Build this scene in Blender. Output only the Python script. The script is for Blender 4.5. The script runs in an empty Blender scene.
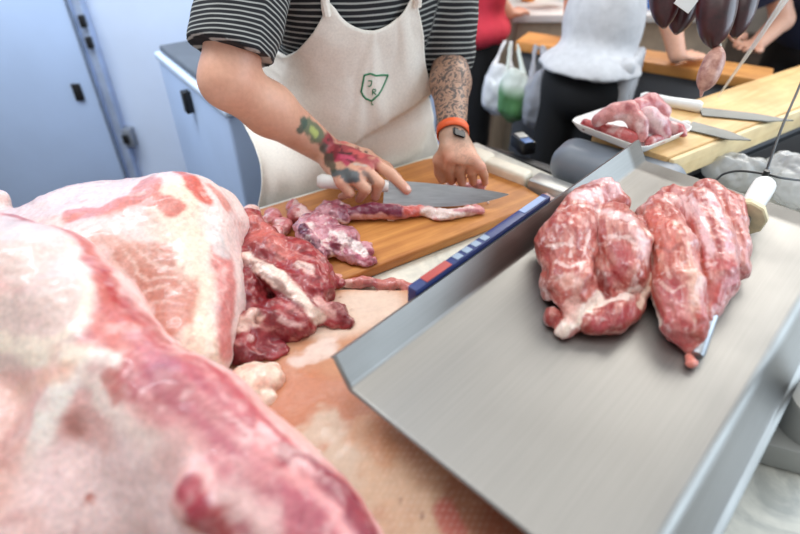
import bpy, bmesh, math, random
import numpy as np
from mathutils import Vector, Matrix
from mathutils.bvhtree import BVHTree
random.seed(7); rng = np.random.default_rng(7)
C = bpy.context.scene.collection
F32 = np.float32

# ------------------------------------------------------------------ camera
CAM = np.array([0.0, 0.0, 1.52]); PITCH = math.radians(38.0); FPX = 560.0
FW = np.array([0, math.cos(PITCH), -math.sin(PITCH)]); UPV = np.array([0, math.sin(PITCH), math.cos(PITCH)])
def ray(px, py):
    return FW + UPV * ((267 - py) / FPX) + np.array([(px - 400) / FPX, 0, 0])
def P(px, py, z):
    d = ray(px, py); return CAM + d * ((z - CAM[2]) / d[2])
def PT(px, py, t):
    return CAM + ray(px, py) * t
cam = bpy.data.objects.new('camera', bpy.data.cameras.new('camera')); C.objects.link(cam)
cam.location = CAM; cam.rotation_euler = (math.pi / 2 - PITCH, 0, 0)
cam.data.sensor_width = 36; cam.data.lens = 36 * FPX / 800; cam.data.clip_start = 0.02
cam.data.dof.use_dof = True; cam.data.dof.focus_distance = 0.90; cam.data.dof.aperture_fstop = 2.5
bpy.context.scene.camera = cam

# ------------------------------------------------------------------ colour and noise
def lin(c):
    c = np.asarray(c, float) / 255.0
    return np.where(c <= 0.04045, c / 12.92, ((c + 0.055) / 1.055) ** 2.4)
def L4(c): return (*[float(v) for v in lin(c)], 1.0)

def _hash(ix, iy, iz, seed):
    h = (ix * 374761393 + iy * 668265263 + iz * 2147483647 + seed * 974711) & 0xFFFFFFFF
    h = ((h ^ (h >> 13)) * 1274126177) & 0xFFFFFFFF
    h = ((h ^ (h >> 16)) * 2246822519) & 0xFFFFFFFF
    return ((h ^ (h >> 15)) & 0xFFFF).astype(F32) / 32767.5 - 1.0
def vnoise(p, seed=0):
    p = np.asarray(p, float); i = np.floor(p).astype(np.int64); f = p - i
    f = f * f * (3 - 2 * f); r = np.zeros(len(p))
    for dx in (0, 1):
        wx = f[:, 0] if dx else 1 - f[:, 0]
        for dy in (0, 1):
            wy = f[:, 1] if dy else 1 - f[:, 1]
            for dz in (0, 1):
                wz = f[:, 2] if dz else 1 - f[:, 2]
                r += wx * wy * wz * _hash(i[:, 0] + dx, i[:, 1] + dy, i[:, 2] + dz, seed)
    return r
def fbm(p, freq, octv=3, seed=0):
    p = np.asarray(p, float); s = 0; a = 1.0; n = 0
    for o in range(octv):
        s = s + a * vnoise(p * freq + 17.3 * o, seed + o); n += a; a *= 0.5; freq *= 2.03
    return s / n

# ------------------------------------------------------------------ smooth solid modelling on a grid
def rot_axes(ax, up=(0, 0, 1)):
    """matrix whose columns are local axes: x along ax, z close to up"""
    a = np.array(ax, float); a /= np.linalg.norm(a)
    u = np.array(up, float); s = np.cross(u, a); s /= np.linalg.norm(s)
    return np.stack([a, s, np.cross(a, s)], 1)

class Vol:
    def __init__(self, lo, hi, h):
        self.h = h; self.lo = np.array(lo, float)
        self.n = np.ceil((np.array(hi) - self.lo) / h).astype(int) + 1
        self.D = np.full(self.n, 1.0, F32)
        self.ax = [(self.lo[i] + h * np.arange(self.n[i])).astype(F32) for i in range(3)]
    def win(self, lo, hi, m):
        a = np.clip(np.floor((np.array(lo) - m - self.lo) / self.h).astype(int), 0, self.n)
        b = np.clip(np.ceil((np.array(hi) + m - self.lo) / self.h).astype(int) + 1, 0, self.n)
        s = tuple(slice(x, y) for x, y in zip(a, b))
        g = [self.ax[i][s[i]] for i in range(3)]
        return s, g[0][:, None, None], g[1][None, :, None], g[2][None, None, :]
    def put(self, s, d, k, op='u'):
        D = self.D[s]
        if op == 'u':
            if k > 0:
                h = np.maximum(k - np.abs(D - d), 0) / k
                self.D[s] = np.minimum(D, d) - h * h * k * 0.25
            else: self.D[s] = np.minimum(D, d)
        else:
            if k > 0:
                h = np.maximum(k - np.abs(D + d), 0) / k
                self.D[s] = np.maximum(D, -d) + h * h * k * 0.25
            else: self.D[s] = np.maximum(D, -d)
    def cone(self, a, b, ra, rb=None, k=0.008, op='u', flat=None):
        a = np.array(a, float); b = np.array(b, float); rb = ra if rb is None else rb
        m = max(ra, rb) + k + 3 * self.h
        s, X, Y, Z = self.win(np.minimum(a, b), np.maximum(a, b), m)
        ab = b - a; l2 = max(float(ab @ ab), 1e-12)
        t = ((X - a[0]) * ab[0] + (Y - a[1]) * ab[1] + (Z - a[2]) * ab[2]) / l2
        tc = np.clip(t, 0, 1)
        d = np.sqrt((X - a[0] - tc * ab[0]) ** 2 + (Y - a[1] - tc * ab[1]) ** 2 + (Z - a[2] - tc * ab[2]) ** 2) - (ra + (rb - ra) * tc)
        if flat: d = np.maximum(d, (t - 1) * math.sqrt(l2))
        self.put(s, d.astype(F32), k, op)
    def chain(self, pts, rs, k=0.008):
        for i in range(len(pts) - 1): self.cone(pts[i], pts[i + 1], rs[i], rs[i + 1], k)
    def ell(self, c, r, R=None, k=0.01, op='u'):
        c = np.array(c, float); r = np.array(r, float); R = np.eye(3) if R is None else R
        e = np.sqrt(((R * r) ** 2).sum(1))
        s, X, Y, Z = self.win(c - e, c + e, k + 3 * self.h)
        x = X - c[0]; y = Y - c[1]; z = Z - c[2]; k0 = 0; k1 = 0
        for j in range(3):
            q = x * R[0, j] + y * R[1, j] + z * R[2, j]
            k0 = k0 + (q / r[j]) ** 2; k1 = k1 + (q / r[j] ** 2) ** 2
        k0 = np.sqrt(k0); k1 = np.sqrt(k1) + 1e-9
        self.put(s, (k0 * (k0 - 1) / k1).astype(F32), k, op)
    def box(self, c, hs, R=None, rad=0.01, k=0.0, op='u'):
        c = np.array(c, float); hs = np.array(hs, float); R = np.eye(3) if R is None else R
        e = (np.abs(R) * hs).sum(1)
        s, X, Y, Z = self.win(c - e, c + e, k + rad + 3 * self.h)
        x = X - c[0]; y = Y - c[1]; z = Z - c[2]; out = 0; ins = None
        for j in range(3):
            q = np.abs(x * R[0, j] + y * R[1, j] + z * R[2, j]) - (hs[j] - rad)
            out = out + np.maximum(q, 0) ** 2; ins = q if ins is None else np.maximum(ins, q)
        self.put(s, (np.sqrt(out) + np.minimum(ins, 0) - rad).astype(F32), k, op)
    def floor_cut(self, z, k=0.006):
        d = (z - self.ax[2])[None, None, :] + 0 * self.D; k = max(k, 1e-5)
        h = np.maximum(k - np.abs(self.D - d), 0) / k
        self.D = (np.maximum(self.D, d) + h * h * k * 0.25).astype(F32)
    def mesh(self):
        D = self.D; S = D < 0
        cs = np.zeros(tuple(self.n - 1), np.int8)
        for dx in (0, 1):
            for dy in (0, 1):
                for dz in (0, 1):
                    cs += S[dx:self.n[0] - 1 + dx, dy:self.n[1] - 1 + dy, dz:self.n[2] - 1 + dz]
        I = np.argwhere((cs > 0) & (cs < 8)); idx = np.full(cs.shape, -1, np.int64); idx[tuple(I.T)] = np.arange(len(I))
        acc = np.zeros((len(I), 3)); cnt = np.zeros(len(I))
        cor = [(a, b, c) for a in (0, 1) for b in (0, 1) for c in (0, 1)]
        val = {c: D[I[:, 0] + c[0], I[:, 1] + c[1], I[:, 2] + c[2]] for c in cor}
        for c in cor:
            for ax in range(3):
                if c[ax] == 0:
                    e = list(c); e[ax] = 1; e = tuple(e)
                    a = val[c]; b = val[e]; m = (a < 0) != (b < 0)
                    t = np.where(m, a / np.where(m, a - b, 1), 0)
                    p = np.tile(np.array(c, float), (len(I), 1)); p[:, ax] = t
                    acc += p * m[:, None]; cnt += m
        V = self.lo + (I + acc / cnt[:, None]) * self.h
        faces = []
        for ax in range(3):
            u, v = [(1, 2), (2, 0), (0, 1)][ax]
            sl0 = [slice(None)] * 3; sl1 = [slice(None)] * 3; sl0[ax] = slice(0, -1); sl1[ax] = slice(1, None)
            A = S[tuple(sl0)]; B = S[tuple(sl1)]
            E = np.argwhere(A != B)
            ok = (E[:, u] > 0) & (E[:, v] > 0) & (E[:, u] < self.n[u] - 1) & (E[:, v] < self.n[v] - 1); E = E[ok]
            fl = A[tuple(E.T)]; q = []
            for du, dv in ((-1, -1), (0, -1), (0, 0), (-1, 0)):
                e = E.copy(); e[:, u] += du; e[:, v] += dv; q.append(idx[tuple(e.T)])
            q = np.stack(q, 1); q[~fl] = q[~fl][:, ::-1]; faces.append(q)
        return V, np.concatenate(faces)

def normals(V, Q):
    n = np.cross(V[Q[:, 2]] - V[Q[:, 0]], V[Q[:, 3]] - V[Q[:, 1]]); N = np.zeros_like(V)
    for j in range(4): np.add.at(N, Q[:, j], n)
    return N / (np.linalg.norm(N, axis=1, keepdims=True) + 1e-12)
def relax(V, Q, it=2, f=0.5):
    for _ in range(it):
        S = np.zeros_like(V); c = np.zeros(len(V))
        for a, b in ((0, 1), (1, 2), (2, 3), (3, 0)):
            np.add.at(S, Q[:, a], V[Q[:, b]]); np.add.at(c, Q[:, a], 1)
        V = V + f * (S / np.maximum(c, 1)[:, None] - V)
    return V
def mk(name, V, Q, mat, parent=None, origin=None, smooth=True):
    me = bpy.data.meshes.new(name)
    o = np.zeros(3) if origin is None else np.array(origin, float)
    V = np.asarray(V, float) - o
    if isinstance(Q, np.ndarray):
        me.vertices.add(len(V)); me.vertices.foreach_set('co', V.astype(F32).ravel())
        k = Q.shape[1]; me.loops.add(Q.size); me.loops.foreach_set('vertex_index', Q.astype(np.int32).ravel())
        me.polygons.add(len(Q)); me.polygons.foreach_set('loop_start', np.arange(0, Q.size, k, dtype=np.int32))
        me.update(calc_edges=True); me.validate()
    else:
        me.from_pydata(V.tolist(), [], [list(q) for q in Q]); me.update()
    if smooth: me.polygons.foreach_set('use_smooth', [True] * len(me.polygons))
    ob = bpy.data.objects.new(name, me); C.objects.link(ob); me.materials.append(mat)
    T = Matrix.Translation(Vector(o))
    if parent is not None:
        ob.parent = parent; ob.matrix_basis = world(parent).inverted() @ T
    else: ob.matrix_basis = T
    return ob
def align(ob, d):
    a = math.atan2(d[1], d[0]); R = Matrix.Rotation(a, 4, 'Z'); ob.data.transform(R.inverted()); ob.matrix_basis = ob.matrix_basis @ R
def setcol(ob, col, name='Col'):
    a = ob.data.attributes.new(name, 'FLOAT_COLOR', 'POINT')
    c = np.ones((len(ob.data.vertices), 4), F32); c[:, :3] = col; a.data.foreach_set('color', c.ravel())
def setval(ob, v, name):
    a = ob.data.attributes.new(name, 'FLOAT', 'POINT'); a.data.foreach_set('value', np.asarray(v, F32))

def tag(o, label=None, cat=None, group=None, kind=None):
    if label: o['label'] = label
    if cat: o['category'] = cat
    if group: o['group'] = group
    if kind: o['kind'] = kind
    return o
def empty(name, loc, label=None, cat=None, group=None):
    o = bpy.data.objects.new(name, None); C.objects.link(o); o.location = loc; o.empty_display_size = .05
    return tag(o, label, cat, group)

# ------------------------------------------------------------------ painting of surfaces with soft strokes
def seg_dist(V, pts):
    d = np.full(len(V), 9.0)
    pts = [np.asarray(p, float) for p in pts]
    if len(pts) == 1: return np.linalg.norm(V - pts[0], axis=1)
    for a, b in zip(pts[:-1], pts[1:]):
        ab = b - a; t = np.clip(((V - a) @ ab) / max(ab @ ab, 1e-12), 0, 1)
        d = np.minimum(d, np.linalg.norm(V - a - t[:, None] * ab, axis=1))
    return d
class Painter:
    def __init__(self, V, Q, base, seed=0):
        self.V = V; self.col = np.tile(lin(base), (len(V), 1)); self.seed = seed
        self.bvh = BVHTree.FromPolygons(V.tolist(), Q.tolist())
    def hit(self, px, py):
        d = Vector(ray(px, py)).normalized(); r = self.bvh.ray_cast(Vector(CAM), d)
        if r[0] is not None: return np.array(r[0])
        t = 0.3
        best = min((self.bvh.find_nearest(Vector(CAM) + d * (0.3 + 0.02 * i)) for i in range(70)), key=lambda q: q[3])
        return np.array(best[0])
    def stroke(self, pts, r, color, soft=0.35, warp=0.4, wf=40, strength=1.0, seed=0):
        p3 = [self.hit(*p) if len(p) == 2 else np.array(p) for p in pts]
        d = seg_dist(self.V, p3)
        near = d < r * 2.6
        n = np.zeros(len(d)); n[near] = fbm(self.V[near], wf, 3, self.seed + seed + 11)
        d = d + r * warp * n * 1.6
        w = np.clip((r * (1 + soft) - d) / (2 * r * soft), 0, 1); w = w * w * (3 - 2 * w) * strength
        self.col = self.col * (1 - w[:, None]) + lin(color) * w[:, None]
        return w
    def mottle(self, color, freq, thr, soft, strength, seed=0, octv=4, stretch=None):
        p = self.V if stretch is None else self.V @ stretch
        n = fbm(p, freq, octv, self.seed + seed)
        w = np.clip((n - thr) / soft + .5, 0, 1)[:, None] * strength
        self.col = self.col * (1 - w) + lin(color) * w

# ------------------------------------------------------------------ node materials
def fibers(p, d, along, across, thr, soft, color, strength, seed=0, mask=None):
    d = np.array(d, float); d /= np.linalg.norm(d); q = p.V - np.outer(p.V @ d, d)
    n = fbm(q * across + np.outer(p.V @ d, d) * along, 1.0, 4, p.seed + seed)
    w = np.clip((n - thr) / soft + .5, 0, 1) * strength
    if mask is not None: w = w * mask
    p.col = p.col * (1 - w[:, None]) + lin(color) * w[:, None]
def near(p, pts, r, soft=.5):
    d = seg_dist(p.V, [p.hit(*q) for q in pts]); return np.clip((r * (1 + soft) - d) / (2 * r * soft), 0, 1)
class NT:
    def __init__(self, name):
        self.m = bpy.data.materials.new(name); self.m.use_nodes = True
        self.t = self.m.node_tree; self.b = self.t.nodes['Principled BSDF']
    def n(self, typ, **kw):
        nd = self.t.nodes.new(typ)
        for k, v in kw.items():
            if k in nd.inputs: nd.inputs[k].default_value = v
            else: setattr(nd, k, v)
        return nd
    def l(self, a, b): self.t.links.new(a, b)
    def set(self, **kw):
        for k, v in kw.items():
            k = k.replace('_', ' ')
            if k in self.b.inputs: self.b.inputs[k].default_value = v
    def mapped(self, scale=(1, 1, 1), rot=(0, 0, 0)):
        tc = self.n('ShaderNodeTexCoord'); mp = self.n('ShaderNodeMapping')
        mp.inputs['Scale'].default_value = scale; mp.inputs['Rotation'].default_value = rot
        self.l(tc.outputs['Object'], mp.inputs[0]); return mp.outputs[0]
    def noise(self, vec, scale, detail=4, rough=.55, dist=0):
        n = self.n('ShaderNodeTexNoise'); n.inputs['Scale'].default_value = scale; n.inputs['Detail'].default_value = detail
        n.inputs['Roughness'].default_value = rough; n.inputs['Distortion'].default_value = dist
        self.l(vec, n.inputs['Vector']); return n.outputs['Fac']
    def ramp(self, fac, stops):
        r = self.n('ShaderNodeValToRGB'); e = r.color_ramp.elements
        while len(e) < len(stops): e.new(0.5)
        for el, (p, c) in zip(e, stops):
            el.position = p; el.color = c if len(c) == 4 else L4(c)
        self.l(fac, r.inputs[0]); return r.outputs[0]
    def mix(self, fac, a, b, mode='MIX'):
        m = self.n('ShaderNodeMix', data_type='RGBA', blend_type=mode)
        for s, v in ((m.inputs['Factor'], fac), (m.inputs[6], a), (m.inputs[7], b)):
            if hasattr(v, 'is_linked') or hasattr(v, 'node'): self.l(v, s)
            else: s.default_value = v
        return m.outputs[2]
    def bump(self, h, strength=.3, dist=.002):
        b = self.n('ShaderNodeBump'); b.inputs['Strength'].default_value = strength; b.inputs['Distance'].default_value = dist
        self.l(h, b.inputs['Height']); self.l(b.outputs[0], self.b.inputs['Normal'])
    def attr(self, name='Col'):
        a = self.n('ShaderNodeAttribute', attribute_name=name); return a

def plain(name, rgb, rough=.5, metal=0., var=.06, scale=18, bump=0., spec=.5, **kw):
    m = NT(name); v = m.mapped(); f = m.noise(v, scale, 4)
    c = np.array(rgb, float)
    col = m.ramp(f, [(.3, tuple(np.clip(c * (1 - var), 0, 255))), (.7, tuple(np.clip(c * (1 + var), 0, 255)))])
    m.l(col, m.b.inputs['Base Color']); m.set(Roughness=rough, Metallic=metal, **kw)
    m.b.inputs['Specular IOR Level'].default_value = spec
    if bump: m.bump(f, bump)
    return m.m

def meat_mat(name, rough=.38, marble=.35, mscale=60, fiber=(1, 1, 1), bump=.5, coat=.25, sss=.12, mcol=(236, 205, 198), thr=.6, var=(.82, 1.1)):
    m = NT(name); a = m.attr(); v = m.mapped(fiber)
    f1 = m.noise(v, mscale, 6, .6, .6); f2 = m.noise(v, mscale * 4.5, 3, .6)
    mask = m.ramp(f1, [(thr - .1, (0, 0, 0, 1)), (thr + .08, (1, 1, 1, 1))])
    mm = m.n('ShaderNodeMath', operation='MULTIPLY'); m.l(mask, mm.inputs[0]); mm.inputs[1].default_value = marble
    c1 = m.mix(mm.outputs[0], a.outputs['Color'], L4(mcol))
    var = m.ramp(f2, [(.3, (var[0],) * 3 + (1,)), (.7, (var[1],) * 3 + (1,))])
    c2 = m.mix(1.0, c1, var, 'MULTIPLY')
    m.l(c2, m.b.inputs['Base Color'])
    m.b.inputs['Specular IOR Level'].default_value = .35
    m.set(Roughness=rough, Coat_Weight=coat, Coat_Roughness=.07, Subsurface_Weight=sss, Subsurface_Scale=.006)
    m.b.inputs['Subsurface Radius'].default_value = (1, .35, .25)
    add = m.n('ShaderNodeMath', operation='ADD'); m.l(f1, add.inputs[0])
    mul = m.n('ShaderNodeMath', operation='MULTIPLY'); m.l(f2, mul.inputs[0]); mul.inputs[1].default_value = .35
    m.l(mul.outputs[0], add.inputs[1]); m.bump(add.outputs[0], bump, .003)
    return m.m

M = {}
M['meat_fat'] = meat_mat('pale_pork', .33, .22, 45, (1, 1, 1), .35, .3, sss=.3)
M['meat_red'] = meat_mat('red_pork', .32, .14, 70, (1, 1, 1), .45, .35, thr=.66)
M['meat_lean'] = meat_mat('lean_pork', .32, .22, 95, (.16, 1, 1), .4, .35, thr=.56, mcol=(234, 200, 186))
M['skin_slab'] = meat_mat('pork_rind', .42, .10, 30, (1, 1, 1), .10, .15, .05, (238, 222, 205), var=(.92, 1.05))

def steel(name, rgb=(188, 186, 182), rough=.3, aniso_scale=(4, 220, 220), metal=1.0, streak=.06):
    m = NT(name); v = m.mapped(aniso_scale); f = m.noise(v, 2.2, 5, .6)
    v2 = m.mapped((1, 1, 1)); g = m.noise(v2, 6, 3)
    c = np.array(rgb)
    col = m.ramp(f, [(.3, tuple(c * (1 - streak))), (.7, tuple(np.minimum(c * (1 + streak), 255)))])
    m.l(col, m.b.inputs['Base Color']); m.set(Metallic=metal)
    r = m.ramp(g, [(.3, (rough * .85,) * 3 + (1,)), (.7, (rough * 1.2,) * 3 + (1,))])
    m.l(r, m.b.inputs['Roughness']); m.bump(f, streak, .0004)
    return m.m
M['steel'] = steel('brushed_steel', (143, 141, 137), .44, (3, 160, 160), streak=.02)
M['blade'] = steel('blade_steel', (206, 206, 206), .32, (6, 90, 90))
M['dull_blade'] = steel('dull_blade_steel', (128, 130, 128), .55, (6, 60, 60))
M['rod'] = steel('ridged_rod_steel', (165, 168, 172), .38, (10, 10, 10))

def wood(name, dark, light, scale=(2.2, 26, 26), rough=.5, plank=0):
    m = NT(name); v = m.mapped(scale); f = m.noise(v, 2.0, 6, .62, .5)
    col = m.ramp(f, [(.25, dark), (.5, tuple((np.array(dark) + np.array(light)) / 2)), (.75, light)])
    v2 = m.mapped((1, 1, 1)); g = m.noise(v2, 9, 5, .6)
    st = m.ramp(g, [(.35, (.72, .66, .6, 1)), (.6, (1.05, 1.05, 1.05, 1))])
    col = m.mix(.7, col, st, 'MULTIPLY')
    m.l(col, m.b.inputs['Base Color']); m.set(Roughness=rough); m.bump(f, .15, .001)
    return m.m
M['board'] = wood('worn_orange_wood', (160, 94, 40), (212, 148, 76))
M['block'] = wood('pale_block_wood', (206, 158, 96), (240, 208, 152), (2, 16, 16))
M['block_edge'] = wood('pale_block_edge', (222, 192, 140), (244, 226, 184), (2, 16, 16))
M['bench_wood'] = wood('bench_edge_wood', (196, 128, 62), (226, 166, 96))

m = NT('grey_marble'); v = m.mapped(); f = m.noise(v, 9, 8, .65, 1.2); g = m.noise(v, 60, 4)
col = m.ramp(f, [(.34, (172, 172, 164)), (.47, (208, 206, 194)), (.62, (226, 222, 208))])
col = m.mix(.25, col, m.ramp(g, [(.4, (.8, .8, .8, 1)), (.6, (1.1, 1.1, 1.1, 1))]), 'MULTIPLY')
m.l(col, m.b.inputs['Base Color']); m.set(Roughness=.3); M['marble'] = m.m

M['cool_wall'] = plain('cool_white_panel', (206, 220, 242), .4, 0, .02, 3)
M['door_blue'] = plain('cold_room_door_paint', (190, 212, 246), .35, 0, .02, 3)
M['frame_grey'] = plain('door_frame_metal', (184, 200, 226), .4, .3)
M['black'] = plain('black_plastic', (22, 22, 24), .4)
M['freezer'] = plain('freezer_enamel', (186, 208, 242), .3, 0, .02, 4)
M['freezer_edge'] = plain('freezer_light_enamel', (206, 222, 244), .35, 0, .02, 4)
M['lid_grey'] = plain('freezer_lid_grey', (82, 88, 96), .45)
M['floor'] = plain('brown_floor', (70, 56, 46), .55, 0, .25, 6)
M['white_plastic'] = plain('white_plastic', (235, 234, 230), .4, 0, .02)
M['cream_plastic'] = plain('cream_plastic', (226, 218, 200), .5, 0, .05, 30)
M['grey_plastic'] = plain('grey_plastic', (120, 128, 138), .4, 0, .03)
M['socket_grey'] = plain('socket_grey_plastic', (150, 152, 148), .45, 0, .03)
M['dark_cabinet'] = plain('dark_grey_cabinet', (96, 98, 102), .5, 0, .06, 5)
M['cloth_white'] = plain('white_cotton', (198, 198, 200), .85, 0, .04, 40, .15)
M['cloth_apron'] = plain('cream_cotton_apron', (234, 228, 217), .9, 0, .03, 220, .15)
M['cloth_black'] = plain('black_trouser_cloth', (18, 18, 20), .85)
M['cloth_red'] = plain('red_shirt_cloth', (196, 48, 66), .85, 0, .05, 20)
M['cloth_navy'] = plain('navy_cloth', (32, 40, 66), .85)
M['green'] = plain('green_print', (52, 128, 88), .9)
M['orange'] = plain('orange_rubber', (224, 92, 40), .5)
M['steel_leg'] = plain('dark_steel_post', (90, 86, 82), .25, .9)
M['sticker_blue'] = plain('blue_keypad_film', (34, 50, 104), .4)
M['sticker_red'] = plain('red_display_film', (170, 66, 62), .3)
M['sticker_grey'] = plain('pale_grey_keys', (136, 152, 172), .4)
M['hair_dark'] = plain('dark_hair', (52, 38, 28), .6, 0, .3, 90)
M['hair_blond'] = plain('blond_hair', (206, 172, 110), .6, 0, .25, 90)
M['blue_crate'] = plain('blue_crate_plastic', (70, 124, 206), .45)
M['hand_guard'] = plain('worn_cream_guard', (216, 202, 164), .55, 0, .12, 40)

def translucent(name, rgb, alpha=.6, rough=.3):
    m = NT(name); v = m.mapped(); f = m.noise(v, 30, 4)
    col = m.ramp(f, [(.3, tuple(np.array(rgb) * .9)), (.7, rgb)])
    m.l(col, m.b.inputs['Base Color']); m.set(Roughness=rough, Alpha=alpha); m.bump(f, .4, .004)
    return m.m
M['bag'] = translucent('thin_white_bag', (232, 234, 236), .86)
M['bag_grey'] = translucent('thin_grey_bag', (170, 172, 180), .8)
M['bag_clear'] = translucent('clear_poly_bag', (214, 216, 216), .62, .2)
m = NT('bag_with_green'); a = m.attr(); m.l(a.outputs['Color'], m.b.inputs['Base Color']); m.set(Roughness=.4); M['bag_green'] = m.m
m = NT('cord_clear'); m.set(Base_Color=L4((236, 236, 232)), Roughness=.2, Alpha=.55); M['cord'] = m.m
m = NT('blood_sausage'); v = m.mapped(); f = m.noise(v, 40, 5)
m.l(m.ramp(f, [(.3, (40, 18, 18)), (.7, (74, 32, 34))]), m.b.inputs['Base Color']); m.set(Roughness=.34, Coat_Weight=.25, Coat_Roughness=.15); m.bump(f, .3, .002); M['morcilla'] = m.m
m = NT('light_sausage'); v = m.mapped(); f = m.noise(v, 60, 5)
m.l(m.ramp(f, [(.35, (140, 84, 70)), (.65, (196, 150, 132))]), m.b.inputs['Base Color']); m.set(Roughness=.42, Coat_Weight=.15); M['sausage'] = m.m

# skin: base colour comes from a painted attribute, tattoo masks add fine line work
m = NT('skin'); a = m.attr(); v = m.mapped(); f = m.noise(v, 120, 4)
tt = m.attr('Ink'); vo = m.noise(v, 42, 3, .6, 2.0)
lines = m.ramp(vo, [(.43, (1, 1, 1, 1)), (.48, (.0, .0, .0, 1)), (.55, (0, 0, 0, 1)), (.6, (1, 1, 1, 1))])
mm = m.n('ShaderNodeMath', operation='MULTIPLY'); m.l(lines, mm.inputs[0]); m.l(tt.outputs['Fac'], mm.inputs[1])
c = m.mix(mm.outputs[0], a.outputs['Color'], L4((62, 60, 62)))
c = m.mix(.5, c, m.ramp(f, [(.3, (.88, .86, .85, 1)), (.7, (1.08, 1.08, 1.08, 1))]), 'MULTIPLY')
m.l(c, m.b.inputs['Base Color']); m.set(Roughness=.48, Subsurface_Weight=.1, Subsurface_Scale=.006); m.b.inputs['Subsurface Radius'].default_value = (1, .4, .25)
m.bump(f, .15, .001); M['skin'] = m.m

# striped shirt: attribute Stripe is distance along the cloth in metres
m = NT('striped_black_shirt'); a = m.attr('Stripe')
ml = m.n('ShaderNodeMath', operation='MULTIPLY'); m.l(a.outputs['Fac'], ml.inputs[0]); ml.inputs[1].default_value = 1 / .0108
fr = m.n('ShaderNodeMath', operation='FRACT'); m.l(ml.outputs[0], fr.inputs[0])
m.l(m.ramp(fr.outputs[0], [(.0, (18, 20, 25)), (.58, (18, 20, 25)), (.68, (158, 160, 156)), (.88, (158, 160, 156)), (1., (18, 20, 25))]), m.b.inputs['Base Color'])
m.set(Roughness=.85); M['shirt'] = m.m

# ------------------------------------------------------------------ hard surface helpers
def prism(name, pts, z0, z1, mat, parent=None, bevel=.003, seg=2, origin=None, rotz=0):
    """vertical prism over an xy polygon"""
    bm = bmesh.new(); vs = [bm.verts.new((x, y, z0)) for x, y in pts]; f = bm.faces.new(vs)
    r = bmesh.ops.extrude_face_region(bm, geom=[f])
    for v in r['geom']:
        if isinstance(v, bmesh.types.BMVert): v.co.z = z1
    bmesh.ops.recalc_face_normals(bm, faces=bm.faces)
    return fin(name, bm, mat, parent, bevel, seg, origin, rotz)
def fin(name, bm, mat, parent=None, bevel=0, seg=2, origin=None, rotz=0, smooth=False):
    if bevel: bmesh.ops.bevel(bm, geom=list(bm.edges), offset=bevel, segments=seg, profile=.5, affect='EDGES', clamp_overlap=True)
    bmesh.ops.recalc_face_normals(bm, faces=bm.faces)
    if origin is None:
        cs = np.array([v.co for v in bm.verts]); origin = ((cs[:, 0].min() + cs[:, 0].max()) / 2, (cs[:, 1].min() + cs[:, 1].max()) / 2, cs[:, 2].min())
    T = Matrix.Translation(Vector(origin)) @ Matrix.Rotation(rotz, 4, 'Z')
    bm.transform(T.inverted())
    me = bpy.data.meshes.new(name); bm.to_mesh(me); bm.free(); me.materials.append(mat)
    ob = bpy.data.objects.new(name, me); C.objects.link(ob)
    if smooth or bevel:
        me.polygons.foreach_set('use_smooth', [True] * len(me.polygons))
        try: me.set_sharp_from_angle(angle=math.radians(40))
        except Exception: pass
    if parent is not None:
        ob.parent = parent; pw = world(parent); ob.matrix_basis = pw.inverted() @ T
    else: ob.matrix_basis = T
    return ob
def world(o):
    m = o.matrix_basis.copy()
    while o.parent is not None: o = o.parent; m = o.matrix_basis @ m
    return m
def obox(name, c, half, ang, mat, parent=None, bevel=.004, seg=2, tilt=None):
    """box centred at c, half sizes along (a, n, z), turned by ang about z"""
    bm = bmesh.new(); bmesh.ops.create_cube(bm, size=2)
    bmesh.ops.scale(bm, vec=half, verts=bm.verts)
    if bevel: bmesh.ops.bevel(bm, geom=list(bm.edges), offset=bevel, segments=seg, profile=.5, affect='EDGES', clamp_overlap=True)
    R = Matrix.Rotation(ang, 4, 'Z')
    if tilt is not None: R = R @ tilt
    bm.transform(Matrix.Translation(Vector(c)) @ R)
    return fin(name, bm, mat, parent, 0, origin=tuple(c), rotz=ang, smooth=True)
def tube(name, pts, r, mat, parent=None, seg=10, caps=True, rs=None):
    pts = [np.asarray(p, float) for p in pts]; n = len(pts); V = []; Q = []
    rs = [r] * n if rs is None else rs
    up = np.array([0.3, 0.2, 1.0])
    for i, p in enumerate(pts):
        d = pts[min(i + 1, n - 1)] - pts[max(i - 1, 0)]; d /= np.linalg.norm(d) + 1e-12
        if abs(d @ up) > .97 * np.linalg.norm(up): up = np.array([1.0, .2, .1])
        s = np.cross(d, up); s /= np.linalg.norm(s); t = np.cross(s, d)
        for k in range(seg):
            a = 2 * math.pi * k / seg; V.append(p + rs[i] * (math.cos(a) * s + math.sin(a) * t))
    for i in range(n - 1):
        for k in range(seg):
            Q.append((i * seg + k, i * seg + (k + 1) % seg, (i + 1) * seg + (k + 1) % seg, (i + 1) * seg + k))
    if caps:
        Q.append(tuple(range(seg))[::-1]); Q.append(tuple((n - 1) * seg + k for k in range(seg)))
    bm = bmesh.new(); bv = [bm.verts.new(v) for v in V]
    for q in Q: bm.faces.new([bv[i] for i in q])
    return fin(name, bm, mat, parent, 0, smooth=True)
def smooth_path(pts, n=8):
    pts = [np.asarray(p, float) for p in pts]; out = []
    q = [2 * pts[0] - pts[1]] + pts + [2 * pts[-1] - pts[-2]]
    for i in range(1, len(q) - 2):
        for k in range(n):
            t = k / n; a, b, c, d = q[i - 1], q[i], q[i + 1], q[i + 2]
            out.append(.5 * (2 * b + (c - a) * t + (2 * a - 5 * b + 4 * c - d) * t * t + (3 * b - 3 * c + d - a) * t ** 3))
    out.append(pts[-1]); return out
A32 = math.radians(32.5); AV = np.array([math.cos(A32), math.sin(A32)]); NV = np.array([-math.sin(A32), math.cos(A32)])
def bbox_pts(V): return V.min(0), V.max(0)
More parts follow.
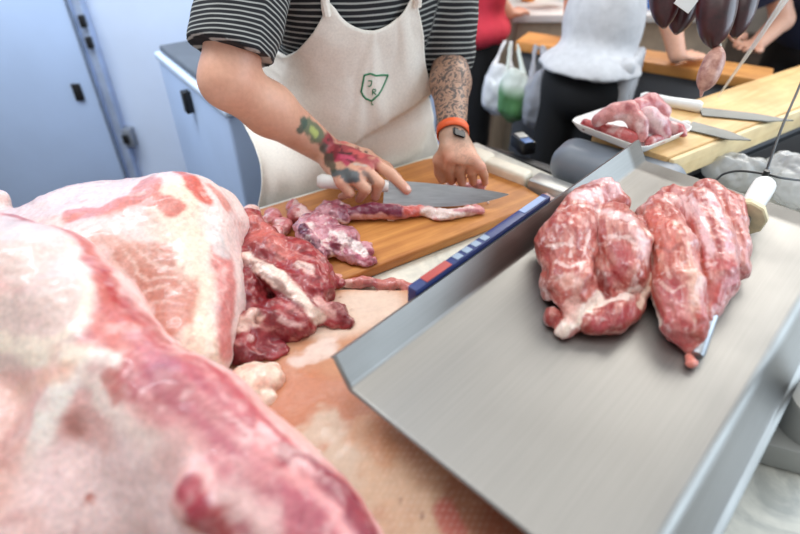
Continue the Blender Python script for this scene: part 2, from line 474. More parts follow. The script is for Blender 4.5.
# ================================================================== THE MEAT
def meat(name, label, cat, lo, hi, h, build, disp, base, paint, mat, group=None, it=2, cut=None, seed=0, ridge=(), ax=None):
    v = Vol(lo, hi, h); build(v)
    if cut is not None: v.floor_cut(cut)
    V, Q = v.mesh(); V = relax(V, Q, it); N = normals(V, Q)
    for j, (amp, fr, oc) in enumerate(disp):
        V = V + N * (amp * fbm(V, fr, oc, seed + 31 * j))[:, None]
    for j, (amp, fr) in enumerate(ridge):
        Vq = V
        if ax is not None:
            u_ = np.array(ax, float) / np.linalg.norm(ax); Vq = V - .72 * np.outer(V @ u_, u_)
        V = V + N * (amp * (.35 - np.abs(fbm(Vq, fr, 2, seed + 77 + j))) * 2)[:, None]
    if cut is not None: V[:, 2] = np.maximum(V[:, 2], cut)
    p = Painter(V, Q, base, seed); paint(p)
    c = V.mean(0); c[2] = V[:, 2].min()
    o = mk(name, V, Q, mat, None, c); setcol(o, p.col)
    if ax is not None: align(o, ax)
    return tag(o, label, cat, group)

PZ = .90        # counter top
BZ = .922       # cutting board top
TZ = 1.05       # tray floor

# --- the big leg nearest the camera
def build(v):
    v.ell(PT(50, 470, .60), (.22, .19, .13), k=.05)
    v.ell(PT(-50, 290, .68), (.12, .11, .075), k=.04)
    v.chain([PT(-20, 262, .70), PT(40, 285, .635), PT(84, 330, .59), PT(124, 378, .56), PT(185, 425, .52), PT(258, 505, .48), PT(322, 590, .455)],
            [.068, .062, .058, .054, .054, .05, .048], k=.03)
    v.chain([PT(205, 470, .52), PT(300, 560, .47)], [.06, .06], k=.05)
    v.chain([PT(282, 462, .49), PT(318, 500, .47), PT(352, 545, .455)], [.012, .02, .018], k=.012)
    v.ell(PT(-10, 285, .60), (.070, .08, .026), rot_axes((1, .2, .3)), k=.02)         # smooth fat cap
    v.chain([PT(-5, 345, .555), PT(55, 362, .535), PT(100, 366, .522)], [.014, .012, .006], k=.03)  # folded fat ridge
    v.chain([PT(100, 366, .522), PT(62, 395, .51), PT(42, 440, .49)], [.006, .010, .010], k=.03)
    v.ell(PT(192, 497, .425), (.016, .022, .016), k=.02)
def paint(p):
    p.mottle((234, 190, 182), 14, .0, .8, .6, 3)
    p.mottle((216, 150, 144), 13, .25, .3, .4, 8)
    S = p.stroke
    dm = p.hit(300, 490) - p.hit(130, 350)
    # broad muscle band
    S([(116, 320), (150, 352), (205, 405), (265, 462), (330, 515)], .036, (190, 98, 100), .45, .6, 24)
    S([(185, 395), (240, 460), (300, 525)], .034, (176, 92, 104), .5, .7, 24, .9)
    fibers(p, dm, 14, 120, .12, .3, (222, 160, 156), .55, 31, near(p, [(125, 325), (205, 400), (300, 480)], .05))
    fibers(p, dm, 12, 90, .30, .25, (150, 58, 66), .5, 33, near(p, [(125, 325), (205, 400), (300, 490)], .05))
    # smooth white cap, its cream rim, and the red band round it
    S([(-10, 225), (30, 240), (56, 275), (46, 318), (-10, 330)], .042, (222, 194, 184), .2, .12, 14)
    S([(10, 208), (44, 222), (74, 250), (88, 290), (82, 322), (60, 338)], .0065, (240, 218, 200), .5, .5, 36, .9)
    S([(18, 203), (52, 216), (84, 240), (106, 282), (118, 322)], .0125, (196, 104, 94), .45, .7, 36)
    S([(104, 270), (112, 292), (118, 300)], .005, (172, 52, 52), .6, .9, 60, .85)
    S([(96, 318), (112, 340), (122, 352)], .010, (206, 120, 108), .5, .8, 40, .8)
    # pale border and fat seams
    S([(122, 278), (150, 312), (185, 342), (215, 366)], .009, (230, 192, 184), .5, .8, 50)
    S([(146, 318), (156, 330), (168, 342)], .006, (166, 58, 60), .5, .9, 60, .85)
    S([(178, 344), (190, 352)], .004, (170, 66, 68), .5, .9, 60, .8)
    S([(208, 364), (262, 418), (300, 458)], .005, (186, 88, 94), .5, .6, 50)
    S([(268, 440), (300, 478), (335, 503), (350, 534)], .013, (224, 152, 150), .4, 1.0, 60)
    S([(286, 455), (312, 468), (340, 490), (362, 520), (372, 540)], .012, (138, 46, 62), .4, .6, 44)
    S([(300, 462), (318, 474)], .004, (222, 160, 160), .5, .9, 60, .7)
    S([(296, 505), (318, 530)], .016, (172, 84, 98), .5, .6, 40, .8)
    # folds of fat
    S([(-5, 342), (40, 350), (70, 356), (98, 360)], .013, (240, 220, 202), .35, .5, 36)
    S([(100, 362), (66, 384), (44, 420), (34, 462)], .012, (246, 232, 222), .35, .5, 36)
    S([(64, 372), (30, 388), (0, 395)], .010, (226, 178, 156), .6, .7, 40, .7)
    S([(92, 376), (104, 404), (128, 428), (152, 446)], .012, (238, 212, 202), .5, .6, 40)
    S([(70, 420), (78, 436)], .010, (196, 128, 116), .6, .7, 50, .8)
    S([(110, 378), (118, 398)], .006, (190, 104, 96), .5, .7, 50, .8)
    S([(10, 410), (12, 480), (20, 520)], .026, (238, 192, 178), .6, .8, 24, .7)
    S([(70, 490), (120, 490), (160, 515)], .045, (242, 212, 208), .5, .7, 24, .9)
    S([(165, 455), (225, 495), (262, 534)], .014, (224, 184, 178), .6, .9, 44, .85)
    S([(190, 486), (196, 505), (200, 524)], .011, (160, 56, 68), .4, .5, 44)
    S([(218, 518), (226, 534)], .010, (168, 74, 74), .5, .6, 44)
    S([(90, 497), (91, 500)], .0035, (186, 106, 90), .6, .4, 40)
    S([(228, 415), (250, 432), (248, 440), (232, 436)], .0025, (234, 190, 186), .5, .8, 60, .8)
    S([(262, 426), (278, 440)], .004, (232, 186, 184), .5, .9, 60, .7)
    p.mottle((236, 200, 194), 55, .34, .2, .45, 21)
    p.mottle((170, 74, 76), 48, .38, .2, .3, 22)
meat('ham_joint', 'huge pale pink pork leg with white fat cap, nearest at lower left', 'meat',
     (-1.0, .02, .9), (.16, .78, 1.22), .0042, build, [(.005, 9, 2), (.003, 30, 3), (.0012, 110, 2)], (232, 182, 175), paint, M['meat_fat'], cut=PZ + .002, seed=1)

# --- the big shoulder piece behind it
def build(v):
    v.ell(PT(125, 290, .82), (.16, .15, .135), k=.05)
    v.ell(PT(20, 300, .85), (.22, .15, .135), k=.06)
    v.cone(PT(178, 222, .83), PT(100, 235, .87), .072, .075, k=.05)
    v.chain([PT(192, 238, .81), PT(196, 300, .75), PT(186, 350, .68)], [.062, .055, .05], k=.04)
    v.chain([PT(225, 205, .86), PT(236, 222, .84)], [.018, .016], k=.02)
    v.cone(PT(-20, 215, .88), PT(-2, 203, .88), .03, .02, k=.02)
def paint(p):
    p.mottle((236, 208, 200), 16, .0, .8, .6, 3)
    S = p.stroke
    S([(178, 195), (190, 250), (196, 320), (200, 360)], .030, (232, 206, 184), .5, .4, 18)
    S([(75, 215), (108, 208), (140, 200), (176, 203)], .014, (204, 118, 104), .25, .7, 40)
    S([(140, 188), (150, 178), (155, 195)], .011, (208, 126, 112), .3, .6, 50)
    S([(178, 172), (192, 182), (206, 200)], .011, (200, 98, 84), .35, .5, 45)
    S([(210, 185), (226, 205), (236, 222)], .008, (204, 126, 114), .5, .6, 50, .9)
    S([(150, 262), (165, 290), (178, 312)], .030, (194, 128, 110), .3, .6, 30)
    S([(100, 238), (135, 250), (165, 265)], .012, (200, 146, 130), .4, .7, 40, .85)
    S([(130, 255), (150, 275)], .016, (196, 134, 116), .4, .7, 40, .8)
    S([(222, 255), (228, 300), (226, 350)], .016, (200, 118, 112), .4, .4, 30)
    S([(214, 232), (222, 250)], .012, (206, 196, 192), .5, .5, 30, .8)
    S([(232, 215), (238, 240)], .010, (226, 196, 190), .5, .5, 40, .9)
    # fine parallel muscle grain across the bare patch
    q = p.hit(155, 285); r = p.hit(120, 258); u = (q - r) / np.linalg.norm(q - r)
    w = np.exp(-(np.linalg.norm(p.V - p.hit(150, 278), axis=1) / .06) ** 2)
    ph = p.V @ np.cross(u, [0, .6, .8]); ln = np.clip(np.sin(ph * 900 + 3 * fbm(p.V, 40, 2, 5)) * 1.6 - .5, 0, 1) * w * .65
    p.col = p.col * (1 - ln[:, None]) + lin((236, 212, 198)) * ln[:, None]
    p.mottle((176, 110, 96), 130, .42, .2, .4, 9)
meat('pork_shoulder', 'large pork shoulder with cream fat and rosy patches, behind the nearest leg', 'meat',
     (-.85, .42, .9), (-.1, 1.0, 1.25), .0038, build, [(.008, 10, 2), (.003, 34, 3), (.001, 120, 2)], (224, 194, 187), paint, M['meat_fat'], cut=PZ + .002, seed=2)

# --- rind slab under everything
N0 = P(349, 391, TZ); TA = math.radians(46.5)
TAV = np.array([math.cos(TA), math.sin(TA), 0]); TEV = np.array([math.sin(TA), -math.cos(TA), 0]); ZV = np.array([0, 0, 1.0])
def T(a, s, z=0): return N0 + TAV * a + TEV * s + ZV * z
RT = np.stack([TAV, TEV, ZV], 1)
def build(v):
    v.box((-.10, .366, .945), (.26, .27, .042), rad=.012)
    v.ell(P(395, 430, .96), (.16, .11, .042), k=.03)
    v.box(T(.13 + .5, -.055 + .5, -.1), (.5, .5, .2), RT, .004, op='s', k=.004)
def paint(p):
    p.mottle((204, 160, 130), 10, .1, .9, .5, 3)
    S = p.stroke
    S([(270, 405), (300, 440), (280, 470)], .05, (188, 116, 80), .5, .5, 16, .9)
    S([(285, 375), (330, 395), (370, 400)], .03, (190, 122, 88), .45, .5, 20, .9)
    S([(330, 320), (380, 305)], .04, (220, 192, 172), .4, .3, 16)
    S([(300, 360), (322, 350)], .014, (226, 204, 192), .5, .9, 70, .8)
    S([(322, 430), (345, 450), (352, 480)], .026, (208, 184, 160), .5, .9, 50, .9)
    S([(400, 480), (440, 510), (420, 534)], .04, (212, 174, 142), .5, .8, 30, .9)
    S([(365, 430), (390, 450)], .018, (206, 150, 112), .5, .7, 50, .8)
    S([(470, 500), (520, 534)], .03, (150, 86, 62), .5, .6, 30, .85)  # red-brown shadow along the tray's front edge, painted into the rind colour
    S([(445, 510), (455, 530)], .011, (186, 96, 84), .4, .5, 60, .9)
    S([(405, 430), (470, 495)], .02, (180, 130, 100), .6, .6, 50, .6)
    for q in ((340, 297), (376, 291), (388, 289), (352, 310), (400, 500), (422, 516)): S([q], .0025, (150, 104, 84), .5, .5, 60, .8)
    w = np.clip(1 - np.abs(p.V[:, 0] - .03) / .12, 0, 1) * (p.V[:, 1] < .42)
    ln = np.clip(np.sin(p.V[:, 0] * 900 + p.V[:, 1] * 500 + 3 * fbm(p.V, 30, 2, 6)) * 2 - 1.3, 0, 1) * w * .35
    p.col = p.col * (1 - ln[:, None]) + lin((240, 226, 208)) * ln[:, None]
meat('pork_rind_slab', 'flat tan slab of pork rind lying under the corner of the steel tray', 'meat',
     (-.40, .05, .89), (.22, .68, 1.03), .0035, build, [(.003, 9, 2), (.0008, 60, 2)], (190, 134, 100), paint, M['skin_slab'], cut=PZ + .002, seed=3)

# --- dark red trimmed piece in the middle
def build(v):
    E = v.ell
    E(PT(264, 258, .84), (.046, .042, .036), k=.010); E(PT(246, 230, .87), (.026, .03, .030), k=.008); E(PT(262, 236, .865), (.022, .02, .016), k=.006)
    E(PT(302, 285, .815), (.046, .05, .036), rot_axes((1, .7, -.1)), k=.01)
    E(PT(272, 325, .765), (.056, .036, .034), rot_axes((1, .35, .0)), k=.008)
    E(PT(296, 322, .765), (.030, .030, .028), k=.006)
    E(PT(248, 345, .735), (.034, .04, .03), k=.008); E(PT(240, 300, .79), (.04, .05, .04), k=.01)
    E(PT(268, 355, .73), (.03, .02, .02), k=.006)
    v.chain([PT(308, 305, .785), PT(332, 318, .775), PT(354, 331, .765)], [.022, .016, .006], k=.01)
    v.chain([PT(300, 258, .85), PT(322, 275, .83), PT(340, 284, .83)], [.024, .017, .008], k=.01)
    v.chain([PT(246, 260, .805), PT(280, 284, .778), PT(312, 312, .758)], [.009, .012, .005], k=.012)   # fat strip
    v.chain([PT(240, 328, .73), PT(252, 316, .735)], [.012, .010], k=.006)
    v.cone(PT(285, 310, .72), PT(310, 320, .72), .004, .003, k=.006, op='s')
    v.cone(PT(252, 312, .74), PT(262, 335, .715), .005, .004, k=.006, op='s')
    v.cone(PT(300, 300, .745), PT(322, 312, .74), .004, .004, k=.006, op='s')
def paint(p):
    d_ = PT(330, 310, .78) - PT(250, 270, .82); p.mottle((112, 28, 34), 30, .1, .4, .7, 3); p.mottle((182, 76, 76), 46, .3, .3, .5, 5)
    S = p.stroke
    S([(240, 220), (262, 232), (280, 250)], .02, (204, 112, 102), .5, .8, 60, .8)
    S([(246, 258), (272, 272), (298, 296), (318, 318)], .011, (236, 208, 192), .3, .5, 60)
    S([(300, 262), (308, 270)], .008, (232, 200, 188), .4, .7, 80, .9)
    S([(238, 325), (254, 315)], .009, (226, 190, 174), .4, .7, 70, .9)
    S([(250, 338), (252, 340)], .004, (220, 176, 170), .4, .7, 70, .9)
    S([(318, 300), (330, 312)], .007, (222, 170, 160), .4, .7, 70, .8)
    S([(270, 340), (300, 335)], .012, (128, 42, 52), .5, .7, 50, .7)
    S([(282, 320), (300, 326)], .005, (224, 186, 178), .5, .8, 90, .6)
    S([(236, 360), (262, 366)], .010, (104, 24, 32), .5, .7, 50, .8)
    fibers(p, d_, 20, 170, .30, .2, (214, 150, 142), .55, 7); fibers(p, d_, 20, 120, .30, .2, (92, 20, 26), .6, 9)
meat('pork_trimming', 'dark red trimmed pork with a white fat strip, in the middle of the pile', 'meat',
     (-.30, .38, .93), (-.02, .90, 1.10), .0026, build, [(.005, 28, 3), (.0025, 75, 3), (.001, 180, 2)], (150, 46, 50), paint, M['meat_red'], cut=.985, seed=4, ridge=[(.006, 22), (.003, 60)])
def build(v):
    E = v.ell
    E(PT(254, 384, .685), (.032, .03, .022), k=.008); E(PT(270, 380, .685), (.018, .02, .018), k=.006)
    E(PT(268, 401, .665), (.012, .012, .013), k=.003); E(PT(242, 384, .68), (.02, .02, .014), k=.006); E(PT(272, 372, .70), (.012, .012, .012), k=.004)
def paint(p):
    p.mottle((226, 160, 138), 50, .3, .3, .6, 3)
meat('pork_fat_nub', 'small lump of cream fat beside the dark red trimmed piece', 'meat',
     (-.28, .40, .94), (-.10, .60, 1.06), .002, build, [(.003, 60, 3), (.001, 160, 2)], (242, 216, 196), paint, M['meat_fat'], cut=.984, seed=5)

# --- trimmings on the cutting board
def bp(px, py, up=0.0): return P(px, py, BZ + up)
def build(v):
    E = v.ell
    E(bp(314, 230, .020), (.032, .036, .024), k=.006); E(bp(336, 240, .018), (.042, .034, .024), k=.006)
    E(bp(352, 251, .013), (.036, .026, .017), k=.006); E(bp(332, 214, .016), (.040, .028, .022), k=.006)
    E(bp(366, 262, .006), (.018, .012, .009), k=.005); E(bp(324, 250, .014), (.028, .022, .016), k=.005)
    v.chain([bp(302, 226, .03), bp(312, 244, .032), bp(322, 258, .018)], [.012, .013, .009], k=.004)
    v.chain([bp(330, 224, .03), bp(350, 240, .028), bp(368, 258, .012)], [.010, .011, .006], k=.004)
def paint(p):
    p.mottle((206, 150, 158), 42, .0, .3, .9, 3); p.mottle((120, 44, 66), 34, .25, .25, .8, 6)
    S = p.stroke
    S([(302, 226), (312, 246), (318, 256)], .009, (96, 36, 60), .4, .5, 60)
    S([(310, 224), (322, 242), (332, 256)], .0055, (234, 204, 198), .4, .5, 60)
    S([(335, 232), (352, 244), (364, 254)], .008, (236, 214, 210), .4, .9, 80)
    S([(326, 218), (345, 224)], .006, (230, 196, 192), .4, .9, 80, .9)
    S([(342, 250), (366, 260)], .004, (180, 90, 110), .5, .8, 80)
    p.mottle((236, 212, 204), 90, .40, .15, .7, 9); p.mottle((92, 30, 48), 70, .36, .2, .6, 19)
meat('pork_trimming', 'purplish pink fatty trimming at the near edge of the cutting board', 'meat',
     (-.20, .72, .91), (.0, 1.02, .99), .0018, build, [(.004, 45, 3), (.0022, 110, 3)], (172, 90, 102), paint, M['meat_red'], cut=BZ, seed=6, ridge=[(.006, 30), (.002, 80)])
def build(v):
    v.chain([bp(346, 214, .016), bp(372, 211, .018), bp(396, 212, .016), bp(415, 212, .012)], [.012, .016, .014, .010], k=.006)
    v.chain([bp(412, 210, .012), bp(430, 212, .010), bp(452, 214, .010), bp(468, 211, .010), bp(482, 211, .007)], [.012, .010, .009, .010, .006], k=.006)
    v.ell(bp(440, 217, .006), (.022, .010, .007), k=.006); v.ell(bp(476, 208, .008), (.012, .009, .008), k=.004)
def paint(p):
    p.mottle((200, 120, 120), 50, .2, .3, .6, 3); S = p.stroke
    S([(346, 212), (372, 208), (398, 209)], .018, (118, 44, 66), .35, .5, 60)
    S([(352, 218), (380, 216), (400, 219)], .006, (220, 164, 158), .4, .7, 60, .9)
    S([(408, 208), (424, 208)], .012, (208, 92, 80), .5, .8, 70, .9)
    S([(428, 212), (452, 214), (472, 211)], .014, (236, 212, 204), .4, .6, 60)
    S([(455, 210), (478, 210)], .004, (190, 104, 112), .5, .9, 90, .8)
meat('pork_trimming', 'long trimming with purple end and white fat tail beneath the knife blade', 'meat',
     (-.14, .84, .91), (.20, 1.03, .98), .0018, build, [(.004, 45, 3), (.0018, 130, 3)], (206, 132, 130), paint, M['meat_red'], cut=BZ, seed=7)
def scrap(lbl, pts, seed, base, name='pork_scrap', mot=((236, 206, 200), .1), h=.0018, disp=.004, mat='meat_red', cut=BZ, group=None):
    def b(v):
        for (px, py, up, r) in pts: v.ell(P(px, py, cut + up), np.array(r), k=.006)
    def pt(p): p.mottle(mot[0], 55, mot[1], .3, .8, 3); p.mottle((150, 62, 74), 45, .3, .25, .7, 8)
    cs = np.array([P(px, py, cut + up) for px, py, up, r in pts]); R = max(max(r) for *_, r in pts) + .025
    return meat(name, lbl, 'meat', cs.min(0) - R, cs.max(0) + R, h, b, [(disp, 50, 3), (disp * .4, 140, 2)], base, pt, M[mat], group, cut=cut, seed=seed, ridge=[(disp, 45)])
scrap('round pale knuckle-like scrap at the far left end of the board pieces', [(252, 212, .014, (.016, .016, .014)), (256, 220, .010, (.014, .014, .01))], 8, (222, 174, 156), disp=.002)
scrap('pink scrap with white fat next to the pale round scrap', [(272, 218, .014, (.018, .02, .014)), (282, 226, .012, (.018, .02, .012))], 9, (196, 112, 112))
scrap('curled pinkish scrap behind the purplish fatty trimming', [(298, 214, .016, (.02, .022, .016)), (308, 220, .014, (.014, .02, .014)), (292, 206, .01, (.014, .014, .01))], 10, (190, 104, 104))
scrap('fatty strip scrap in front of the pale round scrap, beside the dark red piece', [(276, 236, .018, (.014, .02, .016)), (288, 246, .016, (.014, .024, .014)), (298, 256, .012, (.012, .018, .01))], 11, (186, 96, 94))
scrap('tiny white crumb of fat lying alone on the cutting board', [(391, 220, .003, (.008, .003, .0035)), (396, 217, .003, (.003, .005, .003))], 12, (244, 226, 210), 'fat_crumb', disp=.0006, h=.001, mat='meat_fat')
scrap('white crumb of fat by the tip of the long knife', [(488, 203, .002, (.004, .003, .003))], 13, (240, 222, 214), 'fat_crumb', disp=.0006, h=.001, mat='meat_fat')
scrap('pink gristly scrap held under the fingers of the left hand', [(466, 187, .008, (.018, .010, .010)), (480, 185, .010, (.014, .012, .012)), (450, 187, .006, (.014, .009, .007))], 14, (214, 150, 156), mot=((240, 216, 214), .0))
scrap('long thin strip of meat lying across the marble beside the rind slab', [(300, 272, .014, (.03, .016, .012)), (330, 281, .012, (.04, .010, .010)), (362, 283, .010, (.035, .008, .009)), (392, 285, .010, (.03, .009, .009)), (412, 289, .008, (.022, .014, .009)), (424, 283, .007, (.014, .006, .006))], 15, (196, 118, 110), 'meat_strip', cut=PZ, mot=((222, 170, 158), .1))
scrap('pale wet scrap at the far corner of the marble beside the steel tray', [(540, 205, .010, (.02, .012, .01)), (552, 198, .012, (.022, .014, .012))], 16, (214, 160, 156), cut=PZ, mot=((238, 214, 208), .0), mat='meat_fat')

# --- two cuts lying in the steel tray
def tp(px, py, up): return P(px, py, TZ + up)
def build(v):
    v.chain([tp(597, 194, .036), tp(580, 215, .040), tp(566, 245, .040), tp(571, 285, .032), tp(573, 316, .018)], [.022, .030, .035, .024, .010], k=.010)
    v.chain([tp(602, 190, .044), tp(616, 204, .040)], [.019, .018], k=.010)
    v.ell(tp(584, 200, .03), (.02, .02, .024), k=.01)
    v.chain([tp(612, 224, .036), tp(622, 248, .038), tp(626, 276, .032)], [.029, .036, .026], k=.005)
    v.chain([tp(640, 226, .030), tp(646, 252, .026), tp(644, 282, .020), tp(632, 304, .012)], [.018, .019, .017, .011], k=.003)
    v.chain([tp(590, 322, .014), tp(612, 318, .015), tp(634, 304, .014)], [.013, .018, .013], k=.003)
    v.chain([tp(598, 250, .024), tp(592, 298, .016)], [.022, .022], k=.012)
    v.chain([tp(562, 331, .008), tp(576, 320, .014), tp(594, 298, .022)], [.009, .008, .007], k=.004)
    v.chain([tp(594, 298, .022), tp(620, 298, .020), tp(640, 290, .018)], [.006, .006, .005], k=.004)
    v.ell(tp(554, 318, .010), (.009, .013, .010), k=.005); v.ell(tp(550, 286, .018), (.010, .02, .014), k=.006)
    v.ell(tp(549, 240, .03), (.012, .022, .02), k=.006)
    v.cone(tp(599, 212, .078), tp(600, 262, .062), .005, .005, k=.010, op='s')
def paint(p):
    S = p.stroke; d1 = tp(570, 300, .03) - tp(585, 210, .04); d2 = tp(632, 290, .03) - tp(612, 220, .04)
    lob = near(p, [(612, 222), (624, 250), (630, 280)], .034)
    p.mottle((146, 50, 50), 22, .1, .5, .7, 2); p.mottle((196, 104, 92), 30, .2, .4, .5, 12)
    fibers(p, d1, 18, 190, .22, .25, (212, 146, 130), .5, 4, 1 - lob)
    fibers(p, d2, 16, 200, .02, .3, (222, 166, 152), .6, 5, lob)
    fibers(p, d1, 14, 150, .30, .2, (150, 52, 54), .5, 6)
    S([(600, 181), (612, 190), (586, 194)], .014, (222, 178, 182), .6, 1.0, 70, .9)
    S([(595, 205), (600, 225), (597, 240)], .006, (154, 62, 62), .5, .6, 60, .8)
    S([(606, 212), (626, 218), (642, 238), (648, 262)], .009, (228, 190, 188), .6, .9, 60, .8)
    S([(616, 248), (624, 262), (616, 274)], .014, (168, 62, 66), .5, .6, 60, .85)
    S([(606, 294), (600, 276), (594, 258)], .0075, (118, 34, 26), .4, .4, 60, .95)
    S([(592, 292), (586, 304)], .008, (204, 116, 100), .5, .5, 60, .8)
    S([(560, 332), (575, 321), (590, 303), (600, 300)], .0085, (240, 216, 200), .3, .5, 80)
    S([(600, 304), (622, 297), (638, 288)], .0055, (240, 216, 204), .35, .7, 80)
    S([(568, 281)], .012, (230, 182, 168), .4, .6, 80, .8); S([(568, 281)], .006, (214, 146, 130), .5, .6, 80, .8)
    S([(574, 300), (572, 315)], .008, (228, 176, 162), .5, .7, 80, .7)
    S([(596, 324), (620, 317), (634, 308)], .010, (176, 72, 76), .4, .5, 60, .9)
    S([(640, 306), (648, 290), (654, 258), (648, 232)], .0050, (236, 206, 186), .4, .8, 80, .9)
    S([(652, 285), (656, 260)], .004, (196, 110, 84), .4, .6, 80, .9)
    for q in ([(550, 214), (566, 208), (582, 206)], [(546, 246), (564, 244), (582, 250)], [(556, 262), (570, 268), (584, 262)], [(590, 230), (584, 252), (580, 272)], [(562, 224), (572, 236), (570, 256)], [(610, 236), (628, 238), (642, 250)]):
        S(q, .0020, (236, 200, 192), .5, 1.2, 90, .75)
    S([(576, 228), (578, 248)], .003, (140, 50, 52), .5, .8, 80, .8)
    p.mottle((240, 212, 206), 110, .36, .15, .5, 15)
meat('pork_cut', 'boned pork cut on the steel tray, left of two, with white tendon at its tip', 'meat',
     (.14, .42, 1.04), (.44, .90, 1.17), .0019, build, [(.003, 24, 3), (.0014, 75, 3), (.0007, 190, 2)], (166, 70, 58), paint, M['meat_lean'], cut=TZ + .0016, seed=17, ridge=[(.0045, 30), (.002, 75)], ax=tp(575, 310, .02) - tp(588, 210, .03))
def build(v):
    v.chain([tp(656, 208, .034), tp(662, 222, .040), tp(674, 250, .040), tp(678, 290, .032), tp(684, 326, .020), tp(691, 345, .010)], [.018, .024, .028, .028, .022, .009], k=.006)
    v.chain([tp(648, 214, .03), tp(664, 206, .036), tp(678, 212, .036)], [.015, .018, .018], k=.006)
    v.chain([tp(672, 200, .030), tp(696, 212, .036), tp(710, 245, .034), tp(716, 278, .028), tp(708, 302, .02), tp(699, 322, .012)], [.022, .032, .032, .026, .017, .010], k=.003)
    v.chain([tp(706, 194, .034), tp(724, 208, .036), tp(733, 246, .026), tp(735, 268, .02)], [.022, .026, .020, .014], k=.003)
    v.ell(tp(738, 268, .020), (.013, .013, .012), k=.006); v.ell(tp(728, 284, .016), (.013, .012, .012), k=.006)
    v.cone(tp(700, 190, .075), tp(716, 240, .064), .003, .004, k=.006, op='s')
def paint(p):
    S = p.stroke; d1 = tp(682, 320, .02) - tp(668, 230, .04); d2 = tp(720, 270, .03) - tp(700, 205, .05)
    slim = near(p, [(652, 210), (664, 224), (674, 250), (678, 290), (686, 330)], .026, .3)
    p.mottle((158, 60, 52), 22, .1, .5, .6, 2)
    fibers(p, d2, 14, 170, -.05, .4, (212, 152, 148), .7, 4, 1 - slim)
    fibers(p, d2, 20, 150, .28, .2, (162, 54, 62), .6, 6, 1 - slim)
    fibers(p, d1, 14, 160, .30, .25, (226, 164, 144), .6, 7, slim)
    S([(648, 213), (664, 222), (664, 244)], .015, (198, 92, 76), .5, .4, 50, .85)
    S([(674, 222), (690, 250), (692, 264)], .0035, (228, 170, 150), .5, .6, 70, .9)
    S([(688, 262), (696, 284), (690, 310)], .008, (232, 190, 170), .6, 1.0, 80, .7)
    S([(668, 290), (678, 310), (674, 338)], .016, (190, 86, 90), .5, .6, 60, .7)
    S([(651, 296), (652, 312), (656, 322)], .0045, (240, 216, 200), .4, .7, 80)
    S([(690, 196), (704, 222), (712, 256)], .0045, (228, 186, 188), .5, 1.0, 90, .85)
    S([(712, 196), (724, 224), (730, 250)], .006, (222, 172, 180), .5, 1.0, 90, .7)
    S([(702, 192), (718, 240), (722, 262)], .003, (148, 50, 56), .5, .8, 80, .8)
    S([(664, 200), (682, 198), (692, 212)], .007, (226, 178, 174), .5, 1.0, 80, .8)
    S([(724, 262), (738, 272), (728, 288)], .012, (176, 62, 66), .5, 1.0, 80, .8)
    S([(718, 292), (704, 318)], .009, (188, 76, 72), .5, .7, 70, .8)
    S([(656, 246), (670, 252), (680, 244)], .0022, (144, 54, 46), .5, .6, 70, .8)
    for q in ([(660, 282), (672, 292), (684, 286)], [(664, 262), (670, 278)], [(672, 300), (684, 306)]): S(q, .0018, (234, 190, 176), .5, 1.2, 90, .7)
    p.mottle((240, 206, 202), 120, .36, .15, .55, 15)
meat('pork_cut', 'pork cut with a slim smooth red lobe, beside the honing steel on the tray', 'meat',
     (.26, .36, 1.04), (.62, .90, 1.17), .0019, build, [(.003, 26, 3), (.0014, 80, 3), (.0007, 190, 2)], (172, 74, 58), paint, M['meat_lean'], cut=TZ + .0016, seed=18, ridge=[(.003, 34), (.002, 80)], ax=tp(690, 330, .02) - tp(672, 215, .03))
scrap('tiny pink shred of meat by the tip of the honing steel', [(692, 364, .005, (.007, .005, .005)), (690, 358, .004, (.005, .007, .004))], 19, (216, 128, 112), 'meat_shred', disp=.0015, h=.0012, cut=TZ + .0016, mat='meat_lean')
# ================================================================== COUNTER, TRAY, TOOLS
def xy(v): return (float(v[0]), float(v[1]))
# marble counter: running parallel to the board
ctr = empty('butcher_counter', (-.05, .6, 0), 'long butcher counter with grey veined marble top under the meat and board', 'counter')
CB = np.array([-.077, .745])
def cl(a, n): return tuple(CB + AV * a + NV * n)
prism('countertop', [cl(-1.3, -.9), cl(1.05, -.9), cl(1.05, -.10), cl(.60, -.10), cl(.57, .10), cl(.53, .33), cl(-1.3, .33)], .86, PZ, M['marble'], ctr, .006)
prism('cabinet_base', [cl(-1.25, -.86), cl(1.0, -.86), cl(1.0, -.12), cl(.57, -.12), cl(.54, .08), cl(.49, .26), cl(-1.25, .26)], .0, .859, M['dark_cabinet'], ctr, .004)

# cutting board
bd = prism('cutting_board', [cl(-.16, 0), cl(.44, 0), cl(.452, .012), cl(.452, .20), cl(.40, .272), cl(.34, .288), cl(-.16, .288)], PZ + .0005, BZ, M['board'], None, .005, 3,
           origin=(*cl(0, .14), PZ + .0005), rotz=A32)
tag(bd, 'thick worn orange wooden cutting board on the marble counter', 'cutting board')

# steel weighing tray: folded sheet, one raised flange and one rolled-down side
prof = [(-.026, .032), (-.022, .0345), (-.0035, .0055), (-.001, .0015), (.003, .0)] + [(x, 0.0) for x in np.linspace(.05, .300, 6)] + [(.306, -.0008), (.3105, -.004), (.314, -.009), (.338, -.044), (.341, -.047), (.347, -.047)]
LA = [0, .006] + list(np.linspace(.05, .72, 14)); V = []; Q = []
for a in LA:
    for s, z in prof: V.append(T(a, s, z))
n = len(prof)
for i in range(len(LA) - 1):
    for j in range(n - 1): Q.append((i * n + j, (i + 1) * n + j, (i + 1) * n + j + 1, i * n + j + 1))
tray = mk('steel_tray', V, Q, M['steel'], None, T(.36, .15))
sm = tray.modifiers.new('thickness', 'SOLIDIFY'); sm.thickness = .0016; sm.offset = 0
try: tray.data.set_sharp_from_angle(angle=math.radians(50))
except Exception: pass
